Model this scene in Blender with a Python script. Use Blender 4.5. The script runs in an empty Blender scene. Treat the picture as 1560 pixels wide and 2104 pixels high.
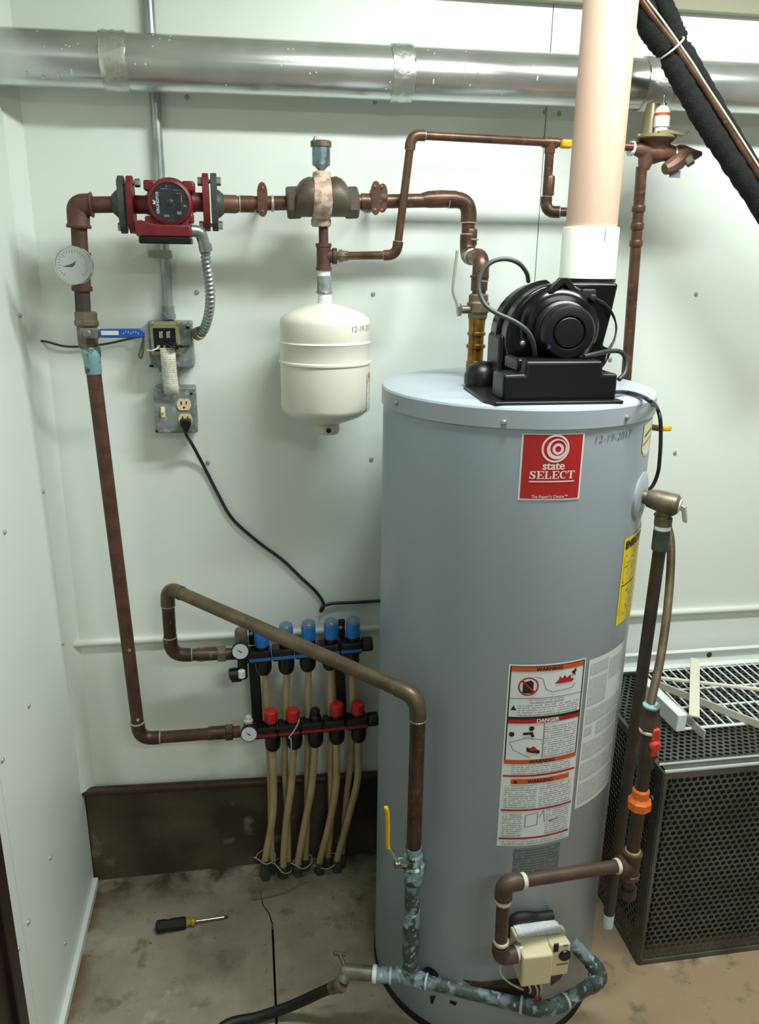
import bpy, bmesh, math, random
from mathutils import Vector, Matrix, Quaternion
random.seed(7)
PI = math.pi
SC = bpy.context.scene
COL = SC.collection

# ------------------------------------------------------------------ camera
F_PX, PITCH, YAW, ROLL = 1650.0, math.radians(17.46), math.radians(9.37), math.radians(0.79)
CAM_Z = 1.75
def cam_axes():
    c, s = math.cos, math.sin
    fw = Vector((s(YAW)*c(PITCH), c(YAW)*c(PITCH), -s(PITCH)))
    r = Vector((c(YAW), -s(YAW), 0)); up = r.cross(fw)
    return r*c(ROLL)+up*s(ROLL), -r*s(ROLL)+up*c(ROLL), fw
CR, CU, CF = cam_axes()
cam_d = bpy.data.cameras.new('camera'); cam = bpy.data.objects.new('camera', cam_d); COL.objects.link(cam)
cam.matrix_world = Matrix(((CR.x, CU.x, -CF.x, 0), (CR.y, CU.y, -CF.y, 0), (CR.z, CU.z, -CF.z, CAM_Z), (0, 0, 0, 1)))
cam_d.sensor_fit = 'VERTICAL'; cam_d.sensor_height = 36.0; cam_d.sensor_width = 36.0*1560/2104
cam_d.lens = 36.0*F_PX/2104; cam_d.clip_start = 0.02
SC.camera = cam

# ------------------------------------------------------------------ light, exposure
w = bpy.data.worlds.new('world'); SC.world = w; w.use_nodes = True
w.node_tree.nodes['Background'].inputs[0].default_value = (0.8, 0.9, 1.0, 1)
w.node_tree.nodes['Background'].inputs[1].default_value = 0.02
SC.view_settings.view_transform = 'Standard'; SC.view_settings.look = 'None'
SC.view_settings.gamma = 1.0; SC.view_settings.use_curve_mapping = False
SC.view_settings.exposure = 0.52
LIGHT_COL = (0.95, 1.0, 0.97)
LAMPS = [((0.85, 1.14, 2.58), 27.0), ((0.85, -0.9, 2.58), 13.0)]     # centre, watts: ceiling strip light, then an added unseen fill light
ROOM = dict(x0=-0.497, x1=2.5, y0=-2.0, y1=2.02, z1=2.68)

# ------------------------------------------------------------------ helpers
def ray(u, v): return CF*F_PX + CR*(u-780) - CU*(v-1052)
def at(u, v, y):
    q = ray(u, v); p = q*(y/q.y); return Vector((p.x, p.y, p.z+CAM_Z))
def atz(u, v, z):
    q = ray(u, v); p = q*((z-CAM_Z)/q.z); return Vector((p.x, p.y, p.z+CAM_Z))
def pm(u, v, y): return F_PX/((at(u, v, y)-Vector((0, 0, CAM_Z))).dot(CF))   # pixels per metre
def lin(c):
    return tuple(((x/255)/12.92 if x/255 <= 0.04045 else ((x/255+0.055)/1.055)**2.4) for x in c)

MATS = {}
def mat(name, rgb, rough=0.5, metal=0.0, rgb2=None, scale=12, lo=0.4, hi=0.65, bump=0.0, bscale=60, rgb3=None, s3=40, lo3=0.55, hi3=0.62,
        coat=0.0, trans=0.0, emit=0.0, detail=6):
    if name in MATS: return MATS[name]
    m = bpy.data.materials.new(name); m.use_nodes = True; nt = m.node_tree; N = nt.nodes; L = nt.links
    b = N['Principled BSDF']
    b.inputs['Roughness'].default_value = rough; b.inputs['Metallic'].default_value = metal
    col = lin(rgb)+(1,)
    b.inputs['Base Color'].default_value = col
    if coat: b.inputs['Coat Weight'].default_value = coat
    if trans: b.inputs['Transmission Weight'].default_value = trans
    if emit:
        b.inputs['Emission Color'].default_value = col; b.inputs['Emission Strength'].default_value = emit
    if rgb2 or bump or rgb3:
        tc = N.new('ShaderNodeNewGeometry')
        def noise(sc, d=detail):
            n = N.new('ShaderNodeTexNoise'); n.inputs['Scale'].default_value = sc; n.inputs['Detail'].default_value = d
            L.new(tc.outputs['Position'], n.inputs['Vector']); return n
        last = None
        for (c2, sc, a, z) in ((rgb2, scale, lo, hi), (rgb3, s3, lo3, hi3)):
            if not c2: continue
            n = noise(sc); mr = N.new('ShaderNodeMapRange'); mr.inputs[1].default_value = a; mr.inputs[2].default_value = z
            L.new(n.outputs['Fac'], mr.inputs[0])
            mx = N.new('ShaderNodeMix'); mx.data_type = 'RGBA'
            L.new(mr.outputs[0], mx.inputs[0])
            if last: L.new(last, mx.inputs[6])
            else: mx.inputs[6].default_value = col
            mx.inputs[7].default_value = lin(c2)+(1,)
            last = mx.outputs[2]
        if last: L.new(last, b.inputs['Base Color'])
        if bump:
            n = noise(bscale); bp = N.new('ShaderNodeBump'); bp.inputs['Strength'].default_value = bump; bp.inputs['Distance'].default_value = 0.002
            L.new(n.outputs['Fac'], bp.inputs['Height']); L.new(bp.outputs[0], b.inputs['Normal'])
    MATS[name] = m; return m

def print_mat(name, paper, ink, pitch=0.0052, word=210, fill=0.5, thr=0.42):
    """Rows of unreadable small print, from the patch's own UVs in metres."""
    if name in MATS: return MATS[name]
    m = bpy.data.materials.new(name); m.use_nodes = True; nt = m.node_tree; N = nt.nodes; L = nt.links
    b = N['Principled BSDF']; b.inputs['Roughness'].default_value = 0.4
    uv = N.new('ShaderNodeUVMap'); sp = N.new('ShaderNodeSeparateXYZ'); L.new(uv.outputs[0], sp.inputs[0])
    def math_(op, a, bb=None):
        n = N.new('ShaderNodeMath'); n.operation = op
        for i, q in enumerate((a, bb)):
            if q is None: continue
            if isinstance(q, (int, float)): n.inputs[i].default_value = q
            else: L.new(q, n.inputs[i])
        return n.outputs[0]
    rows = math_('DIVIDE', sp.outputs[1], pitch)
    fr = math_('FRACT', rows); band = math_('LESS_THAN', fr, fill)
    row = math_('FLOOR', rows)
    cb = N.new('ShaderNodeCombineXYZ'); L.new(math_('MULTIPLY', sp.outputs[0], word), cb.inputs[0]); L.new(math_('MULTIPLY', row, 7.37), cb.inputs[1])
    n = N.new('ShaderNodeTexNoise'); n.inputs['Scale'].default_value = 1.0; n.inputs['Detail'].default_value = 1.0; L.new(cb.outputs[0], n.inputs['Vector'])
    wd = math_('GREATER_THAN', n.outputs['Fac'], thr)
    mx = N.new('ShaderNodeMix'); mx.data_type = 'RGBA'; L.new(math_('MULTIPLY', band, wd), mx.inputs[0])
    mx.inputs[6].default_value = lin(paper)+(1,); mx.inputs[7].default_value = lin(ink)+(1,)
    L.new(mx.outputs[2], b.inputs['Base Color'])
    MATS[name] = m; return m

class G:
    def __init__(s): s.v = []; s.f = []; s.uv = None
    def add(s, vs, fs):
        o = len(s.v); s.v += [Vector(p) for p in vs]; s.f += [tuple(i+o for i in f) for f in fs]; return s
    def box(s, c, size, M=None):
        c = Vector(c); x, y, z = (d/2 for d in size)
        vs = [Vector((a*x, b*y, d*z)) for d in (-1, 1) for b in (-1, 1) for a in (-1, 1)]
        if M: vs = [M @ p for p in vs]
        return s.add([c+p for p in vs], [(0,2,3,1),(4,5,7,6),(0,1,5,4),(2,6,7,3),(0,4,6,2),(1,3,7,5)])
    def tube(s, pts, r, n=16, cap=True):
        pts = [Vector(p) for p in pts]; rs = r if isinstance(r, (list, tuple)) else [r]*len(pts)
        T = []
        for i in range(len(pts)):
            a = pts[max(i-1, 0)]; b = pts[min(i+1, len(pts)-1)]; d = b-a
            if d.length < 1e-9: d = T[-1] if T else Vector((0,0,1))
            T.append(d.normalized())
        h = Vector((0, 0, 1)) if abs(T[0].z) < 0.9 else Vector((0, -1, 0))
        nrm = (h - T[0]*h.dot(T[0])).normalized(); vs = []; fs = []
        for i, p in enumerate(pts):
            if i:
                nrm = T[i-1].rotation_difference(T[i]) @ nrm
                nrm = (nrm - T[i]*nrm.dot(T[i])).normalized()
            bi = T[i].cross(nrm)
            vs += [p + (nrm*math.cos(2*PI*k/n) + bi*math.sin(2*PI*k/n))*rs[i] for k in range(n)]
        for i in range(len(pts)-1):
            for k in range(n):
                a = i*n+k; b = i*n+(k+1) % n; fs.append((a, b, b+n, a+n))
        if cap: fs.append(tuple(range(n-1, -1, -1))); fs.append(tuple(range((len(pts)-1)*n, len(pts)*n)))
        return s.add(vs, fs)
    def lathe(s, o, d, prof, n=32, hexes=None):
        """profile of (radius, distance along d)."""
        o = Vector(o); d = Vector(d).normalized(); h = Vector((0,0,1)) if abs(d.z) < 0.9 else Vector((0,-1,0))
        a = (h - d*h.dot(d)).normalized(); b = d.cross(a); vs = []; fs = []
        for (r, t) in prof: vs += [o + d*t + (a*math.cos(2*PI*k/n)+b*math.sin(2*PI*k/n))*max(r, 1e-5) for k in range(n)]
        for i in range(len(prof)-1):
            for k in range(n):
                p = i*n+k; q = i*n+(k+1) % n; fs.append((p, q, q+n, p+n))
        fs.append(tuple(range(n-1, -1, -1))); fs.append(tuple(range((len(prof)-1)*n, len(prof)*n)))
        return s.add(vs, fs)
    def cyl(s, a, b, r, n=24):
        a = Vector(a); b = Vector(b); return s.lathe(a, b-a, [(r, 0), (r, (b-a).length)], n)
    def prism(s, poly, o, ax, ay, az, t):
        """polygon in (ax, ay) from point o, extruded t along az."""
        n = len(poly); o = Vector(o); ax = Vector(ax); ay = Vector(ay); az = Vector(az)
        vs = [o+ax*p[0]+ay*p[1] for p in poly] + [o+ax*p[0]+ay*p[1]+az*t for p in poly]
        fs = [tuple(range(n)), tuple(range(2*n-1, n-1, -1))] + [(i, i+n, (i+1) % n+n, (i+1) % n) for i in range(n)]
        return s.add(vs, fs)
    def loft(s, rings):
        n = len(rings[0]); vs = [p for r in rings for p in r]; fs = []
        for i in range(len(rings)-1):
            for k in range(n):
                a = i*n+k; b = i*n+(k+1) % n; fs.append((a, b, b+n, a+n))
        fs.append(tuple(range(n-1, -1, -1))); fs.append(tuple(range((len(rings)-1)*n, len(rings)*n)))
        return s.add(vs, fs)

def fillet(pts, rad, n=8):
    pts = [Vector(p) for p in pts]; out = [pts[0]]
    for i in range(1, len(pts)-1):
        a, b, c = pts[i-1], pts[i], pts[i+1]; d1 = (a-b).normalized(); d2 = (c-b).normalized()
        L = min(rad, (a-b).length*0.49, (c-b).length*0.49)
        p, q = b+d1*L, b+d2*L
        for k in range(n+1):
            t = k/n; out.append(p*(1-t)**2 + b*2*t*(1-t) + q*t*t)
    return out+[pts[-1]]
def spline(pts, n=8):
    pts = [Vector(p) for p in pts]; P_ = [pts[0]*2-pts[1]]+pts+[pts[-1]*2-pts[-2]]; out = []
    for i in range(1, len(P_)-2):
        a, b, c, d = P_[i-1:i+3]
        for k in range(n):
            t = k/n; out.append(0.5*((b*2)+(c-a)*t+(a*2-b*5+c*4-d)*t*t+(b*3-a-c*3+d)*t**3))
    return out+[pts[-1]]

def fin(me, smooth=40):
    bm = bmesh.new(); bm.from_mesh(me); bmesh.ops.recalc_face_normals(bm, faces=bm.faces); bm.to_mesh(me); bm.free()
    if smooth:
        me.polygons.foreach_set('use_smooth', [True]*len(me.polygons)); me.set_sharp_from_angle(angle=math.radians(smooth))
    me.update()
def root_of(o):
    while o.parent: o = o.parent
    return o
def obj(name, g, m, parent=None, smooth=40, bev=0, segs=2, keepn=False):
    me = bpy.data.meshes.new(name)
    if parent: off = Vector(root_of(parent)['_o'])
    else:
        xs = [p.x for p in g.v]; ys = [p.y for p in g.v]; zs = [p.z for p in g.v]
        off = Vector(((min(xs)+max(xs))/2, (min(ys)+max(ys))/2, min(zs)))
    me.from_pydata([tuple(p-off) for p in g.v], [], g.f)
    if g.uv:
        ul = me.uv_layers.new(name='UVMap')
        for lp in me.loops: ul.data[lp.index].uv = g.uv[lp.vertex_index]
    if not keepn: fin(me, smooth)
    me.materials.append(m)
    o = bpy.data.objects.new(name, me); COL.objects.link(o)
    if parent: o.parent = parent
    else: o.location = off; o['_o'] = tuple(off)
    if bev:
        b = o.modifiers.new('bevel', 'BEVEL'); b.width = bev; b.segments = segs; b.limit_method = 'ANGLE'; b.angle_limit = math.radians(50)
    return o
def tag(o, label, cat, group=None):
    o['label'] = label; o['category'] = cat
    if group: o['group'] = group
    return o
def thing(name, label, cat, loc, group=None):
    o = bpy.data.objects.new(name, None); COL.objects.link(o); o.location = loc; o['_o'] = tuple(loc); o.empty_display_size = 0.05
    return tag(o, label, cat, group)
def struct(o): o['kind'] = 'structure'; return o
def share(name, src, loc, parent, rot=None):
    """a copy of a small part, sharing its mesh (mesh is centred on its own origin)."""
    o = bpy.data.objects.new(name, src); COL.objects.link(o); o.parent = parent; o.location = Vector(loc)-Vector(root_of(parent)['_o'])
    if rot is not None: o.rotation_mode = 'QUATERNION'; o.rotation_quaternion = rot
    return o
def mesh_only(name, g, m, smooth=40):
    me = bpy.data.meshes.new(name); me.from_pydata([tuple(p) for p in g.v], [], g.f); fin(me, smooth); me.materials.append(m); return me
def quat_to(d): return Vector((0, 0, 1)).rotation_difference(Vector(d).normalized())

def text2d(s, size, off=0.0, align='CENTER', shear=0.0, space=1.0):
    cu = bpy.data.curves.new('t', 'FONT'); cu.body = s; cu.size = size; cu.align_x = align; cu.offset = off; cu.shear = shear; cu.resolution_u = 3
    cu.space_character = space
    ob = bpy.data.objects.new('t', cu); me = bpy.data.meshes.new_from_object(ob)
    vs = [(v.co.x, v.co.y) for v in me.vertices]; fs = [tuple(p.vertices) for p in me.polygons]
    bpy.data.objects.remove(ob); bpy.data.curves.remove(cu); bpy.data.meshes.remove(me)
    return vs, fs
def flat_text(g, s, size, o, ax, ay, off=0.0, align='CENTER', shear=0.0):
    vs, fs = text2d(s, size, off, align, shear); o = Vector(o); ax = Vector(ax); ay = Vector(ay)
    g.add([o+ax*p[0]+ay*p[1] for p in vs], fs); return g

# ------------------------------------------------------------------ materials
M_wall = mat('wall_panel_white', (229, 236, 230), 0.42)
M_wall2 = mat('far_wall_paint', (168, 166, 156), 0.6)
M_ceil = mat('ceiling_white', (225, 228, 220), 0.8)
M_seam = mat('seam_dark', (105, 108, 100), 0.8)
M_trimw = mat('trim_white', (222, 228, 222), 0.45)
M_olive = mat('olive_shade', (160, 158, 136), 0.6)
M_curb = mat('curb_concrete', (88, 80, 64), 0.9, rgb2=(58, 52, 41), scale=5, bump=0.4, bscale=45, rgb3=(128, 118, 96), s3=14, lo3=0.62, hi3=0.75)
M_lip = mat('curb_lip_brown', (72, 48, 38), 0.45, rgb2=(52, 34, 28), scale=30)
M_sheet = mat('galvanised_duct', (214, 217, 216), 0.24, metal=0.85, rgb2=(196, 199, 199), scale=9)
M_tape = mat('foil_tape', (206, 208, 204), 0.38, metal=0.9, bump=0.9, bscale=70)
M_speck = mat('caulk_spot', (206, 209, 205), 0.7)
M_emt = mat('emt_conduit', (168, 174, 170), 0.34, metal=0.7, rgb2=(142, 150, 148), scale=20)
M_cop = mat('aged_copper', (102, 73, 55), 0.36, metal=0.4, rgb2=(76, 54, 44), scale=26, rgb3=(124, 90, 70), s3=55, lo3=0.58, hi3=0.7)
M_copd = mat('dark_copper', (84, 64, 50), 0.42, metal=0.45, rgb2=(64, 50, 40), scale=24, rgb3=(112, 98, 80), s3=60, lo3=0.6, hi3=0.72)
M_copo = mat('olive_copper', (112, 98, 76), 0.42, metal=0.4, rgb2=(90, 78, 60), scale=18, rgb3=(130, 112, 84), s3=50, lo3=0.6, hi3=0.75)
M_copb = mat('bright_copper', (160, 92, 62), 0.28, metal=0.85, rgb2=(112, 66, 46), scale=30)
M_rust = mat('rusty_iron', (90, 54, 42), 0.6, rgb2=(66, 42, 36), scale=30, bump=0.5, bscale=160)
M_iron = mat('black_iron', (58, 50, 44), 0.6, rgb2=(44, 38, 34), scale=30, bump=0.3, bscale=140)
M_gasp = mat('black_gas_pipe', (50, 42, 38), 0.5, rgb2=(66, 52, 44), scale=22)
M_brown = mat('brown_gas_pipe', (82, 62, 50), 0.5, rgb2=(64, 48, 40), scale=26)
M_dope = mat('pipe_dope', (214, 206, 186), 0.6)
M_tefl = mat('thread_tape', (232, 236, 232), 0.5)
M_solder = mat('solder', (176, 172, 162), 0.4, metal=0.5)
M_brass = mat('brass', (146, 108, 50), 0.33, metal=0.8, rgb2=(110, 80, 42), scale=40)
M_bronze = mat('weathered_bronze', (124, 112, 92), 0.45, metal=0.5, rgb2=(98, 88, 72), scale=35)
M_bronzed = mat('brown_bronze', (118, 84, 68), 0.5, metal=0.35, rgb2=(96, 68, 56), scale=30)
M_teal = mat('corroded_teal', (128, 156, 160), 0.7, metal=0.1, rgb2=(62, 72, 68), scale=38, lo=0.5, hi=0.6, rgb3=(176, 200, 206), s3=60, lo3=0.55, hi3=0.64, bump=0.4, bscale=160)
M_teals = mat('corroded_blue_spots', (72, 82, 78), 0.6, metal=0.15, rgb2=(126, 148, 156), scale=30, lo=0.5, hi=0.6, rgb3=(172, 188, 198), s3=55, lo3=0.6, hi3=0.68, bump=0.3, bscale=160)
M_tealb = mat('corroded_blue', (130, 172, 178), 0.7, rgb2=(90, 96, 88), scale=50, lo=0.55, hi=0.62, bump=0.4, bscale=160)
M_red = mat('pump_red', (112, 24, 31), 0.45, rgb2=(94, 20, 27), scale=30, bump=0.12, bscale=220)
M_flange = mat('dark_flange', (64, 66, 62), 0.55, rgb2=(50, 50, 46), scale=40, bump=0.3, bscale=160)
M_zinc = mat('zinc_bolt', (168, 172, 168), 0.35, metal=0.8)
M_black = mat('black_plastic', (8, 9, 10), 0.38)
M_blackm = mat('black_matte', (17, 18, 18), 0.6)
M_blackg = mat('black_gloss', (9, 10, 11), 0.2)
M_cord = mat('black_cord', (34, 38, 38), 0.45)
M_plate = mat('nameplate_black', (30, 36, 38), 0.35, rgb2=(44, 52, 54), scale=60)
M_ink = mat('white_print', (205, 212, 212), 0.5)
M_inkg = mat('grey_print', (110, 118, 122), 0.5)
M_wht = mat('white_plastic', (232, 234, 228), 0.35)
M_dial = mat('dial_white', (214, 220, 224), 0.3)
M_dialink = mat('dial_ink', (70, 76, 82), 0.5)
M_steel = mat('bright_steel', (190, 194, 194), 0.25, metal=0.95)
M_galv = mat('galvanised_box', (140, 148, 148), 0.45, metal=0.3, rgb2=(116, 124, 126), scale=45, rgb3=(164, 172, 172), s3=70, lo3=0.56, hi3=0.66)
M_yzinc = mat('yellow_zinc', (170, 164, 128), 0.35, metal=0.6)
M_ivory = mat('ivory_plastic', (222, 202, 158), 0.4)
M_blue = mat('valve_blue', (30, 82, 158), 0.4)
M_cap = mat('cap_blue', (26, 120, 196), 0.35)
M_clear = mat('cap_clear', (188, 208, 218), 0.15, trans=0.75)
M_capr = mat('cap_red', (196, 42, 40), 0.35)
M_strb = mat('stripe_blue', (34, 108, 192), 0.4)
M_strr = mat('stripe_red', (150, 24, 36), 0.4)
M_pex = mat('pex_tan', (190, 170, 126), 0.4, rgb2=(172, 152, 110), scale=14)
M_sleeve = mat('sleeve_grey', (70, 74, 68), 0.6, rgb2=(54, 56, 52), scale=30)
M_tie = mat('cable_tie', (206, 204, 190), 0.5)
M_etank = mat('tank_ivory', (222, 220, 206), 0.32)
M_pink = mat('joint_compound', (196, 174, 158), 0.75, rgb2=(158, 130, 112), scale=60, lo=0.45, hi=0.6, bump=0.8, bscale=120)
M_ventb = mat('vent_blue_metal', (112, 130, 140), 0.35, metal=0.55, rgb2=(140, 164, 178), scale=40, rgb3=(92, 96, 90), s3=30)
M_sep = mat('separator_iron', (92, 84, 72), 0.5, metal=0.25, rgb2=(78, 62, 50), scale=16, bump=0.3, bscale=120)
M_tank = mat('heater_grey', (160, 171, 182), 0.34)
M_tankl = mat('heater_lid_grey', (164, 173, 183), 0.36)
M_dark = mat('dark_void', (20, 17, 15), 0.8)
M_burn = mat('scorched_metal', (52, 36, 28), 0.7, rgb2=(92, 70, 50), scale=40)
M_pvc = mat('pvc_beige', (192, 163, 143), 0.55)
M_pvcw = mat('pvc_white', (218, 222, 212), 0.3)
M_lred = mat('label_red', (176, 36, 36), 0.4)
M_lpap = mat('label_paper', (224, 230, 232), 0.45)
M_lor = mat('label_orange', (206, 84, 34), 0.45)
M_ldr = mat('label_dark_red', (178, 30, 36), 0.45)
M_lblk = mat('label_black', (26, 28, 30), 0.45)
M_lyel = mat('label_yellow', (240, 214, 30), 0.45)
M_lpale = mat('label_pale_yellow', (232, 226, 168), 0.45)
M_pencil = mat('marker_grey', (104, 112, 120), 0.6)
M_fine = print_mat('fine_print', (222, 228, 230), (158, 164, 168))
M_fines = print_mat('fine_print_small', (208, 215, 217), (172, 179, 183), pitch=0.0042, word=260)
M_fineg = print_mat('stencil_print', (112, 124, 128), (84, 94, 98), pitch=0.007, word=120)
M_finey = print_mat('yellow_print', (240, 214, 30), (150, 132, 30), pitch=0.008, word=90, thr=0.57)
M_finet = print_mat('tag_print', (222, 220, 206), (186, 180, 164), pitch=0.004, word=300, thr=0.45)
M_beige = mat('control_beige', (214, 204, 168), 0.42)
M_perf = mat('perforated_steel', (104, 107, 100), 0.42, metal=0.5, rgb2=(80, 81, 74), scale=8)
M_perfe = mat('steel_edge', (200, 204, 200), 0.35, metal=0.4)  # rolled edges paler than the panels, bright highlight put into the colour
M_inner = mat('inner_dark', (30, 30, 28), 0.7)
M_rack = mat('rack_white', (236, 240, 238), 0.35)
M_cream = mat('cream_paint', (226, 222, 202), 0.45)
M_foam = mat('foam_black', (7, 8, 8), 0.95, rgb2=(19, 21, 20), scale=180, bump=0.8, bscale=260)
M_yel = mat('handle_yellow', (226, 172, 22), 0.4)
M_orange = mat('union_orange', (226, 112, 26), 0.45)
M_redh = mat('handle_red', (196, 62, 44), 0.45)
M_hose = mat('hose_black', (14, 15, 15), 0.55)
M_olv = mat('olive_plate', (140, 132, 98), 0.4, metal=0.4)
M_wood = mat('door_frame_brown', (46, 28, 24), 0.45, rgb2=(34, 20, 18), scale=12)
M_tube = mat('fluorescent_tube', (240, 255, 238), 0.4, emit=6.0)
M_fix = mat('fixture_white', (228, 230, 226), 0.4)

def floor_mat():
    m = bpy.data.materials.new('floor_concrete'); m.use_nodes = True; nt = m.node_tree; N = nt.nodes; L = nt.links
    b = N['Principled BSDF']; b.inputs['Roughness'].default_value = 0.75
    g = N.new('ShaderNodeNewGeometry')
    def noise(sc, d=8, ro=0.6):
        n = N.new('ShaderNodeTexNoise'); n.inputs['Scale'].default_value = sc; n.inputs['Detail'].default_value = d; n.inputs['Roughness'].default_value = ro
        L.new(g.outputs['Position'], n.inputs['Vector']); return n.outputs['Fac']
    def rng(x, a, c):
        r = N.new('ShaderNodeMapRange'); r.inputs[1].default_value = a; r.inputs[2].default_value = c; L.new(x, r.inputs[0]); return r.outputs[0]
    def mix(f, a, c):
        x = N.new('ShaderNodeMix'); x.data_type = 'RGBA'; L.new(f, x.inputs[0])
        for i, q in ((6, a), (7, c)):
            if isinstance(q, tuple): x.inputs[i].default_value = lin(q)+(1,)
            else: L.new(q, x.inputs[i])
        return x.outputs[2]
    def mul(a, c):
        x = N.new('ShaderNodeMath'); x.operation = 'MULTIPLY'; L.new(a, x.inputs[0]); L.new(c, x.inputs[1]); return x.outputs[0]
    sp = N.new('ShaderNodeSeparateXYZ'); L.new(g.outputs['Position'], sp.inputs[0])
    c = mix(rng(noise(4), 0.38, 0.66), (156, 149, 130), (120, 113, 95))
    c = mix(rng(sp.outputs[0], 0.35, 0.85), c, (162, 138, 110))            # browner slab on the heater's right
    c = mix(rng(noise(11), 0.56, 0.72), c, (96, 84, 66))
    c = mix(rng(noise(6.3, 5), 0.6, 0.72), c, (168, 166, 154))             # pale cement smears
    edge = rng(sp.outputs[0], -0.445, -0.49)                              # rust along the left wall
    c = mix(mul(edge, rng(noise(16), 0.42, 0.56)), c, (104, 68, 44))
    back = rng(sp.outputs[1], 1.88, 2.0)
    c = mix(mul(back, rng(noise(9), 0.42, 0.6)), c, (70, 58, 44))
    c = mix(rng(noise(46, 3), 0.68, 0.74), c, (72, 58, 44))
    L.new(c, b.inputs['Base Color'])
    bp = N.new('ShaderNodeBump'); bp.inputs['Strength'].default_value = 0.35; bp.inputs['Distance'].default_value = 0.004
    L.new(noise(30), bp.inputs['Height']); L.new(bp.outputs[0], b.inputs['Normal'])
    return m
M_floor = floor_mat()

# ------------------------------------------------------------------ room shell
R_ = ROOM; YW = R_['y1']
fl = struct(obj('floor', G().box(((R_['x0']+R_['x1'])/2, (R_['y0']+R_['y1'])/2, -0.06), (R_['x1']-R_['x0']+0.2, R_['y1']-R_['y0']+0.2, 0.08)), M_dark, smooth=0))
JX = 0.012
obj('crack', G().tube([Vector((0.012, 1.79, 0.0)), Vector((0.004, 1.83, 0.0)), Vector((-0.012, 1.862, 0.0)), Vector((-0.02, 1.92, 0.0))], [0.0022, 0.0016, 0.0014, 0.0008], 6), M_dark, fl)
for (xa, xb, ya, yb) in ((R_['x0']-0.05, JX-0.003, R_['y0'], 1.79), (JX+0.003, R_['x1']+0.05, R_['y0'], 1.79), (R_['x0']-0.05, R_['x1']+0.05, 1.79, YW+0.05)):
    obj('slab', G().box(((xa+xb)/2, (ya+yb)/2, -0.01), (xb-xa, yb-ya, 0.02)), M_floor, fl, smooth=0)
cl = struct(obj('ceiling', G().box(((R_['x0']+R_['x1'])/2, (R_['y0']+R_['y1'])/2, R_['z1']+0.05), (R_['x1']-R_['x0']+0.3, R_['y1']-R_['y0']+0.3, 0.1)), M_ceil, smooth=0))
wb = struct(obj('wall_back', G().box(((R_['x0']+R_['x1'])/2, YW+0.085, R_['z1']/2), (R_['x1']-R_['x0']+0.3, 0.1, R_['z1'])), M_seam, smooth=0))
SX = at(1118, 300, YW).x
lipa = at(166, 1627, 2.008); lipb = at(772, 1593, 2.008); d_ = (lipb-lipa).normalized()
def lipz(x): return lipa.z+(x-lipa.x)*d_.z/d_.x
for xa, xb in ((R_['x0'], SX-0.0012), (SX+0.0012, R_['x1'])):
    obj('panel', G().prism([(xa, lipz(xa)), (xb, lipz(xb)), (xb, R_['z1']), (xa, R_['z1'])], (0, YW, 0), (1, 0, 0), (0, 0, 1), (0, 1, 0), 0.036), M_wall, wb, smooth=0)
wl = struct(obj('wall_left', G().box((R_['x0']-0.075, (R_['y0']+YW)/2, R_['z1']/2), (0.1, YW-R_['y0'], R_['z1'])), M_seam, smooth=0))
LY = [YW, 1.412, 1.335]
for ya, yb, za in ((1.413, YW+0.0, 0.0), (1.338, 1.411, 0.0), (R_['y0'], 0.30, 0.0), (0.30, 1.338, 2.12)):
    obj('panel', G().box((R_['x0']-0.0125, (ya+yb)/2, (za+R_['z1'])/2), (0.025, yb-ya, R_['z1']-za)), M_wall, wl, smooth=0)
wr = struct(obj('wall_right', G().box((R_['x1']+0.05, (R_['y0']+YW)/2, R_['z1']/2), (0.1, YW-R_['y0'], R_['z1'])), M_wall2, smooth=0))
wf = struct(obj('wall_front', G().box(((R_['x0']+R_['x1'])/2, R_['y0']-0.05, R_['z1']/2), (R_['x1']-R_['x0'], 0.1, R_['z1'])), M_wall2, smooth=0))
# dark door frame and door in the left wall
dr = struct(obj('door_1', G().box((R_['x0']-0.014, 0.82, 1.03), (0.03, 0.94, 2.06)), M_wood, smooth=0, bev=0.002))
for ya, yb in ((1.29, 1.338), (0.30, 0.348)):
    obj('door_frame', G().box((R_['x0']-0.012, (ya+yb)/2, 1.05), (0.05, yb-ya, 2.10)), M_wood, dr, smooth=0, bev=0.003)
obj('door_frame', G().box((R_['x0']-0.012, 0.82, 2.09), (0.05, 0.94, 0.05)), M_wood, dr, smooth=0, bev=0.003)
# concrete curb under the panels with its brown bullnose lip
bb = struct(obj('baseboard_back', G().box(((R_['x0']+R_['x1'])/2, YW+0.028, 0.1725), (R_['x1']-R_['x0'], 0.04, 0.345)), M_curb, smooth=0))
struct(obj('trim_1', G().tube([lipa, lipa+d_*0.6, lipa+d_*2.9], 0.0125, 12), M_lip))
# half-round white rib along the back wall
ra_ = at(150, 1323, 2.014); rb_ = at(1560, 1249, 2.014)
struct(obj('trim_2', G().tube([ra_, ra_.lerp(rb_, 0.5), rb_, rb_+(rb_-ra_)*0.4], 0.0095, 12), M_trimw))
# added olive strip at the head of the wall, shade put into its colour
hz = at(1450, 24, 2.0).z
struct(obj('shade_strip', G().box(((R_['x0']+R_['x1'])/2, 2.008, hz+0.07), (R_['x1']-R_['x0'], 0.024, 0.14)), M_olive, smooth=0, bev=0.002))
# corner strip left/back, and floor strip along the left wall
struct(obj('trim_4', G().prism([(0, 0), (0.032, 0), (0.0, -0.032)], (R_['x0'], YW, 0.33), (1, 0, 0), (0, 1, 0), (0, 0, 1), R_['z1']-0.33), M_wall, smooth=0))
struct(obj('baseboard_left', G().box((R_['x0']+0.007, 1.676, 0.012), (0.014, 0.676, 0.024)), M_trimw, smooth=0, bev=0.002))
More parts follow.
